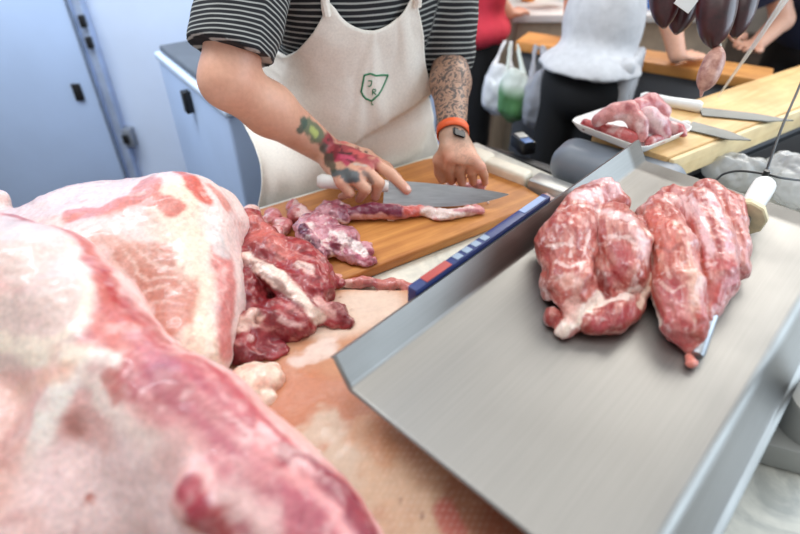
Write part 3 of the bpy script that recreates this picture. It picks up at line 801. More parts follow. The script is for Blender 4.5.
# object axes follow the tray so that the brushing runs along it
Mr = Matrix.Rotation(TA, 4, 'Z'); tray.data.transform(Mr.inverted()); tray.matrix_basis = Matrix.Translation(Vector(T(.36, .15))) @ Mr
tag(tray, 'large brushed stainless steel tray holding the two cut pieces of pork', 'tray')

# weighing scale under the tray with a keypad strip along the flange
sc_ = empty('weighing_scale', T(.37, .13, PZ - TZ), 'weighing scale under the steel tray with a blue keypad strip', 'scale')
obox('scale_body', T(.37, .14, -.079), (.235, .155, .069), TA, M['grey_plastic'], sc_, .01, 3)
cpz = obox('control_panel', T(.285, -.0345, .016), (.15, .0075, .024), TA, M['sticker_blue'], sc_, .003)
# the film is on the panel's upper face
zt = .0402
d_ = obox('display', T(.18, -.0345, zt), (.024, .0062, .0006), TA, M['sticker_red'], cpz, .0004, 1)
for k, a in enumerate((.222, .241, .260, .279)):
    obox('key', T(a, -.0345, zt), (.0062, .0052, .0007), TA, M['sticker_grey'], cpz, .0005, 1)
obox('brand_strip', T(.395, -.0345, zt), (.028, .0055, .0005), TA, plain('greyish_blue_film', (128, 150, 190), .35), cpz, .0004, 1)

# honing steel
hs = empty('honing_steel', tp(745, 218, 0), 'honing steel with white handle and cream guard lying on the tray', 'honing steel')
gc = tp(745, 217, .030); tip = tp(697, 356, .009); hd = tp(775, 168, .036)
ax = (tip - gc) / np.linalg.norm(tip - gc)
tube('rod', [gc + ax * .0, gc + ax * .02, tip - ax * .006, tip], .0085, M['rod'], hs, 14, rs=[.0088, .0088, .0078, .006])
tube('guard', [gc - ax * .008, gc - ax * .006, gc + ax * .004, gc + ax * .006], .028, M['hand_guard'], hs, 9, rs=[.026, .0285, .0285, .026])
hx = (hd - gc); hl = np.linalg.norm(hx); hx /= hl
tube('handle', [gc - ax * .006, gc + hx * .02, gc + hx * .05, gc + hx * .08, gc + hx * .108, gc + hx * .115], .015, M['white_plastic'], hs, 14, rs=[.017, .013, .0155, .0165, .0165, .010])

# chef's knife in the right hand
kb = np.array([-.160, .955, .985]); kt = np.array([.216, .966, .947])
kd = (kt - kb) / np.linalg.norm(kt - kb); L = np.linalg.norm(kt - kb)
kn = empty('chef_knife', kb, 'long chef knife with white handle held in the right hand of the butcher', 'knife')
side = np.array([0, -.55, -.83]); side -= kd * (side @ kd); side /= np.linalg.norm(side)  # blade edge direction, leaning to the board
nrm = np.cross(kd, side)
tube('handle', [kb, kb + kd * .008, kb + kd * .03, kb + kd * .08, kb + kd * .12, kb + kd * .138], .014, M['white_plastic'], kn, 14, rs=[.009, .0145, .0135, .0125, .0135, .011])
b0 = kb + kd * .130; V = []; Q = []; K = 12
for i in range(K + 1):
    f = i / K; p = b0 + kd * (L - .130) * f
    top = -.012 + .010 * f ** 3; hgt = .046 * (1 - f ** 3.2) + .0015
    thk = .0014 * (1 - .6 * f)
    V += [p + side * top + nrm * thk, p + side * top - nrm * thk, p + side * (top + hgt) + nrm * .0001, p + side * (top + hgt) - nrm * .0001]
for i in range(K):
    o = i * 4; q = o + 4
    Q += [(o, o + 1, q + 1, q), (o + 2, o, q, q + 2), (o + 1, o + 3, q + 3, q + 1), (o + 3, o + 2, q + 2, q + 3)]
Q += [(0, 2, 3, 1), (K * 4, K * 4 + 1, K * 4 + 3, K * 4 + 2)]
mk('blade', V, Q, M['blade'], kn, b0, smooth=False)

# post and socket at the right edge
po = empty('support_post', P(800, 445, PZ), 'dark steel post in a grey plastic socket at the right of the tray', 'post')
c = P(800, 445, PZ); c2 = np.array([c[0], c[1]])
tube('socket', [np.array([*c2, PZ]), np.array([*c2, PZ + .004]), np.array([*c2, PZ + .078]), np.array([*c2, PZ + .083])], .036, M['socket_grey'], po, 32, rs=[.042, .044, .044, .041])
tube('post', [np.array([*c2, PZ + .01]), np.array([*c2, PZ + .42])], .019, M['steel_leg'], po, 20)
obox('clamp_foot', (c[0] - .036, c[1] - .012, PZ + .020), (.038, .026, .020), math.radians(-20), M['socket_grey'], po, .006)

# white butcher's knife / wrapped cloth behind the board
w0 = P(478, 160, PZ + .03); w1 = P(538, 184, PZ + .026); w2 = P(582, 198, PZ + .022)
wk = empty('wide_knife', w0, 'broad knife with thick cream handle lying on the counter behind the board', 'knife')
d1 = (w1 - w0); l1 = np.linalg.norm(d1); ang = math.atan2(d1[1], d1[0])
obox('handle', (w0 + w1) / 2 + np.array([0, 0, -.004]), (l1 * .36, .020, .020), ang, M['cream_plastic'], wk, .009, 3)
obox('pommel', w0 + d1 * .12 + np.array([-.012, .012, .0]), (.030, .026, .019), ang, M['cream_plastic'], wk, .010, 3)
obox('blade', w1 + (w2 - w1) * .42 + np.array([.0, .0, -.002]), (.056, .024, .016), ang, plain('grey_sheathed_blade', (178, 178, 174), .3, .5), wk, .004)

# tiny black device behind the counter edge
dv = P(522, 150, PZ)
de = empty('card_terminal', dv, 'small black handheld terminal with grey top behind the cream knife handle', 'device')
obox('housing', dv + np.array([.0, .0, .017]), (.018, .032, .016), math.radians(20), M['black'], de, .005)
obox('screen', dv + np.array([-.004, .012, .0338]), (.012, .014, .0012), math.radians(20), plain('grey_screen', (178, 176, 168), .4), de, .001)
obox('keypad', dv + np.array([.004, -.018, .0338]), (.012, .012, .0012), math.radians(20), plain('blue_keys', (92, 124, 176), .4), de, .001)

# ------------------------------------------------------------------ second counter part with block, housing, tray
BT = 1.0
pa, pb, pc = P(668, 157, BT), P(592, 133, BT), P(800, 106, BT)
dirb = (pc - pa)[:2]; dirb /= np.linalg.norm(dirb)
far = pa[:2] + dirb * .95; bkn = pb[:2] + dirb * .93
blk = empty('butcher_block', (*(pa[:2] + dirb * .4), .92), 'pale wooden butcher block with thick edge at the right, carrying tray and knives', 'chopping block')
prism('block_top', [xy(pa), xy(far), xy(bkn), xy(pb)], .965, BT, M['block'], blk, .004, origin=(*pa[:2], .965), rotz=math.atan2(dirb[1], dirb[0]))
nb = (pb - pa)[:2]; nb /= np.linalg.norm(nb)
prism('block_front', [xy(pa[:2] - nb * .012 + dirb * .004), xy(far - nb * .012), xy(far - nb * .0005), xy(pa[:2] - nb * .0005 + dirb * .004)], .945, .996, M['block_edge'], blk, .003,
      origin=(*pa[:2], .93), rotz=math.atan2(dirb[1], dirb[0]))
prism('block_base', [xy(pa[:2] + dirb * .06 + nb * .02), xy(far + nb * .02), xy(bkn - nb * .01), xy(pb[:2] + dirb * .06 - nb * .01)], .9005, .9645, M['dark_cabinet'], blk, .003)
prism('shelf', [cl(.575, .10), cl(.615, -.085), cl(1.5, -.085), xy(bkn), xy(pb[:2] - nb * .0), cl(.53, .32)], .0, .90, M['black'], blk, .003)
# rounded grey housing in front of the block
v = Vol((.24, .86, .88), (.62, 1.22, 1.0), .004)
h0 = P(568, 160, .945); h1 = P(668, 188, .945)
hd_ = (h1 - h0); hd_[2] = 0; hl_ = np.linalg.norm(hd_); hd_ /= hl_
v.box((h0 + h1) / 2, (hl_ / 2 + .03, .058, .044), rot_axes(hd_), .04)
Vg, Qg = v.mesh(); Vg = relax(Vg, Qg, 2)
o = mk('scale_housing', Vg, Qg, M['grey_plastic'], None, (*Vg.mean(0)[:2], Vg[:, 2].min()))
tag(o, 'rounded grey plastic machine housing in front of the butcher block', 'machine')

# white tray of meat on the block
tw = [P(567, 124, BT + .012), P(642, 153, BT + .012), P(695, 131, BT + .012), P(625, 104, BT + .012)]
tc = sum(tw) / 4
bm = bmesh.new(); rings = []
for f, z in ((.80, .004), (.82, .0015), (.86, .003), (.98, .020), (1.0, .020), (1.0, .017), (.87, .0), (.80, -.001)):
    rr = []
    for i in range(4):
        a, b_ = tw[i], tw[(i + 1) % 4]; pr = tw[i - 1]
        for t_ in (0, 1, 2):
            q0 = a + (pr - a) * .12; q1 = a + (b_ - a) * .12
            w_ = t_ / 2; p_ = (1 - w_) ** 2 * q0 + 2 * w_ * (1 - w_) * (a + (tc - a) * .02) + w_ ** 2 * q1
            q = tc + (p_ - tc) * f; rr.append(bm.verts.new((q[0], q[1], BT + .0015 + z)))
    rings.append(rr)
for r0, r1 in zip(rings[:-1], rings[1:]):
    for i in range(12): bm.faces.new((r0[i], r0[(i + 1) % 12], r1[(i + 1) % 12], r1[i]))
bm.faces.new(rings[0]); bm.faces.new(rings[-1][::-1])
o = fin('white_tray', bm, M['white_plastic'], None, 0, smooth=True)
tag(o, 'shallow white tray heaped with pork pieces on the butcher block', 'tray')
WT = BT + .006
def wpiece(lbl, pts, seed, base=(198, 118, 116), mot=((232, 200, 196), .1)):
    def b(v):
        v.chain([P(px, py, WT + up) for px, py, up, r in pts], [r for *_, r in pts], k=.006)
    def pt(p): p.mottle(mot[0], 40, mot[1], .3, .8, 3); p.mottle((164, 64, 72), 40, .25, .25, .7, 8)
    cs = np.array([P(px, py, WT + up) for px, py, up, r in pts]); R = .05
    meat('pork_piece', lbl, 'meat', cs.min(0) - R, cs.max(0) + R, .003, b, [(.005, 40, 3)], base, pt, M['meat_red'], 'pork pieces in the white tray', cut=WT, seed=seed)
wpiece('arched pork flap on top of the heap in the white tray', [(598, 120, .035, .014), (612, 112, .052, .018), (628, 110, .055, .02), (638, 122, .04, .018), (643, 137, .018, .012)], 30, (206, 136, 132))
wpiece('rounded pink pork piece at the back of the white tray', [(636, 108, .05, .016), (650, 104, .05, .022), (662, 112, .035, .02)], 31, (206, 130, 130))
wpiece('pale fatty pork piece in the middle of the white tray', [(648, 118, .045, .022), (660, 126, .03, .02), (664, 134, .02, .014)], 32, (226, 180, 182))
wpiece('dark red pork bit at the left end of the white tray', [(586, 125, .012, .012), (596, 127, .012, .011)], 33, (168, 56, 62), ((190, 84, 84), .3))
wpiece('red pork strip along the near edge of the white tray', [(604, 128, .012, .013), (620, 133, .012, .014), (634, 138, .012, .013)], 34, (196, 94, 92))
wpiece('red pork piece at the right corner of the white tray', [(668, 126, .016, .012), (678, 130, .012, .013), (684, 135, .008, .008)], 35, (186, 70, 76))
wpiece('small pinkish pork bit at the front corner of the white tray', [(650, 141, .012, .012), (662, 138, .012, .012)], 36, (196, 108, 106))

# knives on the block
def flat_knife(lbl, h0, h1, b1, w0, w1, z, hr):
    h0, h1, b1 = P(*h0, z), P(*h1, z), P(*b1, z)
    e = empty('butcher_knife', h0, lbl, 'knife'); d = (h1 - h0) / np.linalg.norm(h1 - h0)
    if hr: tube('handle', [h0, h0 + d * .01, (h0 + h1) / 2, h1 - d * .008, h1], hr, M['white_plastic'], e, 12, rs=[hr * .6, hr, hr * .85, hr, hr * .7])
    bd_ = b1 - h1; l = np.linalg.norm(bd_); bd_ /= l; nn = np.array([-bd_[1], bd_[0], 0])
    pts = [h1 + nn * w0 * .5, h1 + bd_ * l * .6 + nn * w0 * .4, b1, h1 + bd_ * l * .7 - nn * w1 * .45, h1 - nn * w1 * .5]
    zz = z - (hr or 0) + .0015
    prism('blade', [xy(p) for p in pts], zz, zz + .0025, M['dull_blade'], e, .0006, 1)
    return e
flat_knife('white-handled butcher knife lying on the block behind the white tray', (640, 97), (702, 107), (796, 116), .05, .05, BT + .014, .0135)
flat_knife('broad flat grey blade on the block, in front of the white-handled knife', (682, 122), (690, 124), (752, 139), .05, .055, BT + .0075, .006)

# black cable with its junction
cb = empty('black_cable', P(765, 178, 1.05), 'thin black cable rising and looping behind the honing steel handle', 'cable')
j = PT(765, 176, .93); 
tube('riser', smooth_path([j, PT(772, 155, .95), PT(784, 122, .99), PT(800, 85, 1.04), PT(822, 30, 1.1)], 6), .0022, M['black'], cb, 8)
tube('loop', smooth_path([PT(716, 180, .97), PT(724, 174, .965), PT(740, 171, .95), PT(765, 174, .93), PT(782, 178, .93), PT(806, 181, .95), PT(840, 184, .97)], 6), .0020, M['black'], cb, 8)
tube('junction', [j + np.array([0, 0, -.008]), j + np.array([0, 0, .010])], .005, M['black'], cb, 10)

# crumpled clear bags behind the tray
def bagblob(lbl, pts, seed, mat):
    v = Vol(*(np.array([P(*q[:2], q[2]) for q in pts]).min(0) - .09, np.array([P(*q[:2], q[2]) for q in pts]).max(0) + .09), .004)
    for px, py, z, r in pts: v.ell(P(px, py, z), np.array(r), k=.02)
    v.floor_cut(PZ + .002); V, Q = v.mesh(); N = normals(V, Q)
    V = V + N * (.030 * (.3 - np.abs(fbm(V, 16, 3, seed))))[:, None] + N * (.010 * np.abs(fbm(V, 45, 2, seed)))[:, None]; V[:, 2] = np.maximum(V[:, 2], PZ + .002)
    o = mk('plastic_bag', V, Q, M[mat], None, (*V.mean(0)[:2], V[:, 2].min())); return tag(o, lbl, 'plastic bag')
bagblob('crumpled clear plastic bag behind the tray under the cable loop', [(742, 174, .93, (.05, .045, .035)), (724, 172, .925, (.04, .035, .025))], 40, 'bag_clear')
bagblob('crumpled clear plastic bag at the right frame edge behind the honing steel', [(790, 176, .94, (.05, .05, .04)), (815, 185, .95, (.07, .06, .05))], 41, 'bag_clear')

# hanging sausages
rail = tube('hanging_rail', [np.array([.2, 1.0, 1.92]), np.array([1.4, 1.2, 1.92])], .012, M['steel_leg']); tag(rail, 'steel rail above the block from which the sausages hang', 'rail')
def sausage(name, lbl, a, b, r, mat, cat='sausage', group=None, tie=True):
    a = np.array(a); b = np.array(b); d = b - a; l = np.linalg.norm(d)
    n = 14; pts = [a + d * (i / n) + np.array([0, .0, 0]) for i in range(n + 1)]
    rs = [max(r * (1 - abs(2 * i / n - 1) ** 2.6) ** .6, .004) for i in range(n + 1)]
    o = tube(name, pts, r, mat, None, 18, rs=rs); tag(o, lbl, cat, group)
    if tie:
        t_ = b if b[2] > a[2] else a
        rr = np.array([t_[0], 1.0 + (t_[0] - .2) * (.2 / 1.2), 1.91])
        tube('string', [t_, rr], .0015, M['cream_plastic'], o, 6)
    return o
G = 'dark sausages hanging at the top'
sausage('blood_sausage', 'leftmost dark blood sausage hanging above the block', PT(664, 28, 1.05), PT(668, -70, 1.05), .030, M['morcilla'], group=G)
sausage('blood_sausage', 'tilted dark blood sausage, second from the left of the bunch', PT(676, 34, 1.09), PT(700, -50, 1.09), .030, M['morcilla'], group=G)
sausage('blood_sausage', 'largest dark blood sausage, hanging right above the light sausage', PT(713, 48, 1.0), PT(722, -55, 1.0), .034, M['morcilla'], group=G)
sausage('blood_sausage', 'rightmost dark blood sausage of the hanging bunch', PT(735, 38, 1.06), PT(752, -60, 1.06), .030, M['morcilla'], group=G)
sausage('blood_sausage', 'dark blood sausage hanging at the back of the bunch', PT(696, 14, 1.19), PT(705, -80, 1.19), .032, M['morcilla'], group=G)
o = sausage('light_sausage', 'small light brown sausage hanging lowest under the dark bunch', PT(702, 91, 1.0), PT(720, 47, 1.0), .019, M['sausage'], tie=False)
tube('string', [PT(720, 48, 1.0), PT(719, 38, 1.0)], .003, M['cream_plastic'], o, 8)
tube('casing_end', [PT(702, 90, 1.0), PT(701, 97, 1.0)], .003, M['sausage'], o, 8, rs=[.004, .002])
tg = obox('price_tag', PT(686, 2, .97), (.018, .001, .012), .1, M['white_plastic'], None, .0005, 1, tilt=Matrix.Rotation(.5, 4, 'Y')); tag(tg, 'small white tag tucked among the dark sausages', 'tag')
cd = tube('hanging_line', [P(718, 97, BT + .003), PT(752, 48, 1.12), PT(790, -8, 1.05), PT(830, -70, 1.0)], .004, M['cord'], None, 8, rs=[.002, .004, .007, .007]); tag(cd, 'clear plastic cord running down to the block beside the sausages', 'cord')
# ================================================================== PEOPLE
def head(v, c, f, r, s=1.0, k=.012):
    """head centre c, facing f, right r: skull, jaw, nose, brow, ears, lips"""
    c = np.array(c, float); f = np.array([*f, 0.0]) if len(f) == 2 else np.array(f); r = np.array([*r, 0.0]) if len(r) == 2 else np.array(r); z = np.array([0, 0, 1.0])
    R = np.stack([f, r, z], 1)
    v.ell(c + z * .03 * s - f * .012 * s, np.array([.098, .076, .095]) * s, R, k=k)
    v.ell(c - z * .05 * s + f * .022 * s, np.array([.066, .058, .072]) * s, R, k=.03)
    v.ell(c - z * .098 * s + f * .06 * s, np.array([.022, .026, .018]) * s, R, k=.02)
    v.cone(c + z * .015 * s + f * .083 * s, c - z * .028 * s + f * .106 * s, .008 * s, .014 * s, k=.012)
    for q in (-1, 1):
        v.cone(c + z * .022 * s + f * .084 * s + r * q * .012, c + z * .024 * s + f * .072 * s + r * q * .045, .009 * s, .009 * s, k=.012)
        v.ell(c + z * .002 * s + f * .083 * s + r * q * .030, np.array([.012, .016, .010]) * s, R, k=.008, op='s')
        v.ell(c + z * .002 * s + f * .072 * s + r * q * .030, np.array([.012, .013, .010]) * s, R, k=.002)
        v.ell(c - z * .012 * s - f * .012 * s + r * q * .076, np.array([.018, .008, .030]) * s, R, k=.006)
    v.ell(c - z * .062 * s + f * .083 * s, np.array([.010, .024, .007]) * s, R, k=.005)
    v.ell(c - z * .074 * s + f * .080 * s, np.array([.010, .020, .007]) * s, R, k=.004)
def paint_face(p, c, f, r, lips=(176, 96, 90)):
    c = np.array(c); f = np.array([*f, 0.0]); r = np.array([*r, 0.0]); z = np.array([0, 0, 1.0])
    for q in (-1, 1):
        e = c + z * .002 + f * .083 + r * q * .030
        p.stroke([e], .009, (236, 232, 226), .2, 0); p.stroke([e + f * .002], .0045, (60, 44, 32), .2, 0)
        p.stroke([c + z * .028 + f * .088 + r * q * .014, c + z * .030 + f * .08 + r * q * .046], .006, (70, 50, 38), .4, .4)
    p.stroke([c - z * .068 + f * .088 - r * .018, c - z * .068 + f * .088 + r * .018], .009, lips, .4, 0)

def hand_generic(v, w, t, r_, up, s=1.0):
    """open relaxed hand: wrist w to finger tips t, r_ sideways towards the thumb"""
    w = np.array(w); d = np.array(t) - w; L = np.linalg.norm(d); d /= L; r_ = np.array(r_, float); r_ -= d * (r_ @ d); r_ /= np.linalg.norm(r_); u = np.cross(d, r_); u *= np.sign(u[2]) or 1
    v.ell(w + d * L * .30, (L * .30, .036 * s, .014 * s), np.stack([d, r_, u], 1), k=.012)
    for i, (o, ln) in enumerate(((.028, .93), (.0095, 1.0), (-.0095, .95), (-.027, .80))):
        a = w + d * L * .50 + r_ * o * s * .9; b = w + d * L * (.5 + (ln - .5) * .55) + r_ * o * s * 1.1 + u * .006; c_ = w + d * L * ln + r_ * o * s * 1.1 - u * .004
        v.chain([a, b, c_], [.0095 * s, .0085 * s, .007 * s], k=.004)
    v.chain([w + d * L * .15 + r_ * .022, w + d * L * .38 + r_ * .050 * s, w + d * L * .58 + r_ * .058 * s], [.014 * s, .011 * s, .008 * s], k=.008)

# ------------------------------------------------------------------ the butcher
R2 = AV.copy(); F2 = -NV.copy()              # his left (picture right), his front
R3 = np.array([*R2, 0.0]); F3 = np.array([*F2, 0.0])
def axis(z):
    t = (1.42 - z) / .5
    return np.array([-.070 - .045 * t, 1.215 + .085 * t, z])
def MW(r, f, z): return axis(z) + R3 * r + F3 * f
RB = np.stack([R3, F3, ZV], 1)
SL = np.array([.105, 1.325, 1.405]); EL = np.array([.108, 1.258, 1.128]); WL = P(453, 138, 1.035)
SR = np.array([-.245, 1.105, 1.405]); ER = PT(228, 80, .956); WR = P(326, 150, 1.0)
def torso(v, g=0.0, k=.05):
    v.ell(MW(0, .0, 1.27), (.185 + g, .120 + g, .19 + g), RB, k=k)
    v.ell(MW(0, .012, 1.06), (.170 + g, .122 + g, .20 + g), RB, k=k)
    v.ell(MW(0, -.005, .90), (.168 + g, .120 + g, .13 + g), RB, k=k)
    v.cone(SL - R3 * .02, axis(1.44), .062 + g, .065 + g, k=.04); v.cone(SR + R3 * .02, axis(1.44), .062 + g, .065 + g, k=.04)
HC = MW(.0, .075, 1.635)
v = Vol((-.46, .84, .84), (.32, 1.52, 1.77), .0034)
torso(v)
v.cone(axis(1.42), HC - F3 * .02 - ZV * .05, .062, .055, k=.03)
head(v, HC, F2, R2)
v.chain([SL, SL * .45 + EL * .55, EL, EL * .65 + WL * .35, WL], [.056, .048, .040, .041, .026], k=.02)
v.chain([SR, SR * .45 + ER * .55, ER, ER * .62 + WR * .38, WR], [.060, .053, .046, .046, .031], k=.02)
# left hand: pressing the meat, fingers bent down towards the board
kn_l = {'index': (451, 158, 1.012), 'middle': (463, 156, 1.014), 'ring': (473, 160, 1.008), 'pinky': (481, 167, .995)}
pip_l = {'index': (449, 168, .985), 'middle': (460, 168, .985), 'ring': (472, 171, .980), 'pinky': (484, 175, .968)}
tip_l = {'index': (452, 181, .946), 'middle': (462, 183, .946), 'ring': (473, 182, .946), 'pinky': (485, 183, .944)}
cpl = (WL + P(*kn_l['middle'])) / 2
d = P(*kn_l['middle']) - WL; d /= np.linalg.norm(d); rr = P(*kn_l['pinky']) - P(*kn_l['index']); rr -= d * (rr @ d); rr /= np.linalg.norm(rr)
v.ell(cpl - np.cross(rr, d) * .0, (.044, .034, .016), np.stack([d, rr, np.cross(d, rr)], 1), k=.014)
for f_, r0 in (('index', .0105), ('middle', .011), ('ring', .0105), ('pinky', .009)):
    a, b, c = P(*kn_l[f_]), P(*pip_l[f_]), P(*tip_l[f_])
    v.cone(WL + (a - WL) * .35, a, .012, r0 + .001, k=.010)
    v.chain([a, b, c], [r0 + .001, r0, r0 - .0015], k=.003)
v.chain([WL + d * .02 - rr * .022, P(440, 160, .995), P(440, 172, .965), P(442, 180, .948)], [.016, .014, .0115, .009], k=.008)
# right hand: closed over the knife handle, index along the spine
kn_r = {'index': (374, 163, 1.008), 'middle': (366, 171, 1.004), 'ring': (354, 178, .998), 'pinky': (341, 183, .990)}
pip_r = {'index': (391, 174, .992), 'middle': (379, 183, .986), 'ring': (366, 189, .980), 'pinky': (350, 193, .972)}
tip_r = {'index': (407, 190, .970), 'middle': (375, 197, .952), 'ring': (359, 199, .950), 'pinky': (341, 197, .952)}
mk_ = (P(*kn_r['middle']) + P(*kn_r['ring'])) / 2
d = mk_ - WR; L_ = np.linalg.norm(d); d /= L_; rr = P(*kn_r['index']) - P(*kn_r['pinky']); rr -= d * (rr @ d); rr /= np.linalg.norm(rr)
v.ell(WR + d * L_ * .52, (L_ * .6, .040, .019), np.stack([d, rr, np.cross(d, rr)], 1), k=.014)
for f_, r0 in (('index', .0115), ('middle', .0115), ('ring', .011), ('pinky', .0095)):
    a, b, c = P(*kn_r[f_]), P(*pip_r[f_]), P(*tip_r[f_])
    v.cone(WR + (a - WR) * .3, a, .016, r0 + .0015, k=.012)
    v.chain([a, b, c], [r0 + .0015, r0, r0 - .002], k=.003)
v.chain([WR + d * .03 + rr * .026, P(366, 156, .990), P(386, 168, .972), P(398, 178, .962)], [.017, .014, .012, .009], k=.008)
V, Q = v.mesh(); V = relax(V, Q, 2, .5)
p = Painter(V, Q, (216, 166, 140), 50)
p.mottle((202, 142, 116), 20, .1, .8, .5, 3)
S = p.stroke
paint_face(p, HC, F2, R2)
for dct in (kn_r, kn_l):
    for f_ in dct: S([P(*dct[f_])], .011, (214, 140, 122), .7, .2, 40, .6)
for dct in (tip_r, tip_l):
    for f_ in dct: S([P(*dct[f_])], .012, (222, 160, 146), .7, .2, 40, .6)
for a, b in ((tip_r['index'], pip_r['index']),):
    S([P(*a) + np.array([.004, -.004, .007])], .005, (238, 200, 188), .3, 0)
S([EL + (EL - WL) * .2, WL + (EL - WL) * .16], .07, (168, 134, 112), .2, .2, 40, .9)
# colour tattoos on the back of the right hand and wrist
S([(310, 126), (318, 134), (326, 140)], .018, (84, 104, 78), .3, .7, 60, .9)
S([(312, 130), (316, 134)], .007, (172, 182, 104), .4, .5, 60)
S([(304, 122), (300, 130)], .007, (62, 84, 72), .4, .6, 70, .9)
S([(332, 146), (346, 150), (364, 158)], .027, (160, 56, 66), .3, .6, 50, .95)
S([(336, 138), (350, 142)], .014, (170, 62, 70), .4, .6, 50, .9)
S([(334, 158), (348, 160)], .013, (178, 50, 84), .3, .6, 60, .95)
S([(352, 150), (362, 156)], .007, (206, 90, 90), .4, .6, 60, .9)
S([(332, 152), (350, 154), (366, 152)], .0028, (58, 36, 40), .4, .7, 70, .9)
S([(328, 140), (340, 138), (356, 148)], .0028, (70, 50, 46), .4, .7, 70, .8)
S([(340, 144), (344, 158), (352, 162)], .0025, (74, 32, 42), .4, .7, 70, .9)
S([(330, 136), (338, 146), (334, 158)], .006, (126, 36, 48), .4, .6, 70, .9)
S([(346, 140), (358, 148), (356, 158)], .0045, (120, 34, 46), .4, .6, 70, .9)
S([(338, 142), (350, 144)], .0045, (206, 104, 98), .4, .8, 80, .85)
S([(342, 156), (354, 160)], .005, (204, 84, 112), .4, .8, 80, .85)
S([(356, 164), (366, 166)], .0035, (190, 190, 180), .4, .8, 80, .6)
S([(336, 172), (348, 176), (356, 178)], .012, (60, 88, 96), .3, .8, 70, .9)
S([(324, 148), (328, 160), (334, 170)], .008, (68, 78, 66), .4, .8, 70, .85)
S([(364, 172), (372, 182)], .006, (92, 90, 92), .4, .9, 80, .7)
c_ = V.mean(0)
man = empty('person', (*axis(.9)[:2], 0), 'butcher in striped black shirt and cream apron cutting meat on the board', 'person')
body = mk('body', V, Q, M['skin'], man, (*c_[:2], .86)); setcol(body, p.col)
ink = np.clip(1 - seg_dist(V, [EL + (EL - WL) * .2, WL + (EL - WL) * .14]) / .07, 0, 1); ink = np.clip(ink * 3, 0, 1)
da = (V - WL) @ (EL - WL) / np.linalg.norm(EL - WL); ink *= np.clip((da - .012) / .01, 0, 1)
ink2 = np.clip(1.6 - seg_dist(V, [P(464, 158, 1.01), WL]) / .022, 0, 1) * .25
setval(body, np.maximum(ink * .85, ink2), 'Ink')

# shirt
HR = ER + (SR - ER) * .17; HL = EL + (WL - EL) * .10
v = Vol((-.48, .86, .86), (.32, 1.52, 1.52), .0045)
torso(v, .012)
v.cone(axis(1.42), axis(1.475) + F3 * .01, .075, .068, k=.02)
v.cone(SR + R3 * .015, HR, .076, .072, k=.03, flat=True)
v.chain([SL, EL], [.070, .056], k=.03); v.cone(EL, HL, .054, .050, k=.01, flat=True)
v.ell(axis(1.53) + F3 * .03, (.075, .066, .06), k=.006, op='s')
V, Q = v.mesh(); V = relax(V, Q, 2); N = normals(V, Q)
fold = fbm(V @ np.diag([1, 1, .6]), 9, 2, 4); V = V + N * (.009 * fold)[:, None] + N * (.003 * fbm(V, 30, 2, 9))[:, None]
shirt = mk('shirt', V, Q, M['shirt'], man, (*V.mean(0)[:2], .87))
uR = (SR - HR); lR = np.linalg.norm(uR); uR /= lR
aR = (V - HR) @ uR; dR = seg_dist(V, [SR, HR]); wR = np.clip((.098 - dR) / .02, 0, 1) * np.clip((lR - aR) / .05, 0, 1)
uL = (SL - EL) / np.linalg.norm(SL - EL); aL = (V - EL) @ uL; wL = np.clip((.085 - seg_dist(V, [SL * .7 + EL * .3, EL, HL])) / .02, 0, 1)
st = V[:, 2] + .006 * fbm(V, 8, 2, 3)
sideR = (V - HR) @ np.cross(uR, F3)
st = np.where(wR > .5, 1.35 * aR + .25 * np.abs(sideR - .01) + .006 * fbm(V, 12, 2, 8), st)
st = np.where((wL > .5), aL + .004 * fbm(V, 12, 2, 8), st)
setval(shirt, st, 'Stripe')
shbvh = BVHTree.FromPolygons(V.tolist(), Q.tolist())

# apron: cloth over the front of the body
NU, NVV = 64, 96
def apron_half(z): return float(np.interp(z, [.5, .86, .98, 1.05, 1.12, 1.19, 1.24, 1.265], [.29, .25, .200, .172, .150, .126, .100, .088]))
def apron_c(z): return float(np.interp(z, [.9, 1.05, 1.12, 1.2, 1.27], [-.055, -.06, -.058, -.048, -.042]))
G = np.zeros((NVV + 1, NU + 1, 3)); off = np.zeros((NVV + 1, NU + 1)); raw = np.full((NVV + 1, NU + 1), -1.0)
for i in range(NVV + 1):
    for j in range(NU + 1):
        s = -1 + 2 * j / NU
        ztop = 1.285 - .062 * (1 - abs(s) ** 1.8); z = ztop + (.50 - ztop) * i / NVV
        w = apron_half(z); r = s * w + apron_c(z)
        zz = max(z, 1.0)
        o_ = MW(r, .6, z) if z >= 1.0 else MW(r, .6, 1.0) * np.array([1, 1, 0]) + np.array([0, 0, z])
        hit = shbvh.ray_cast(Vector(o_), Vector(-F3))
        f = .6 - (hit[3] if hit[0] is not None else 1.0)
        if hit[0] is not None: raw[i, j] = f
        if z < 1.0:
            fm = np.interp(abs(s), [0, 1], [.140, .085]); f = max(f, fm)
        off[i, j] = f
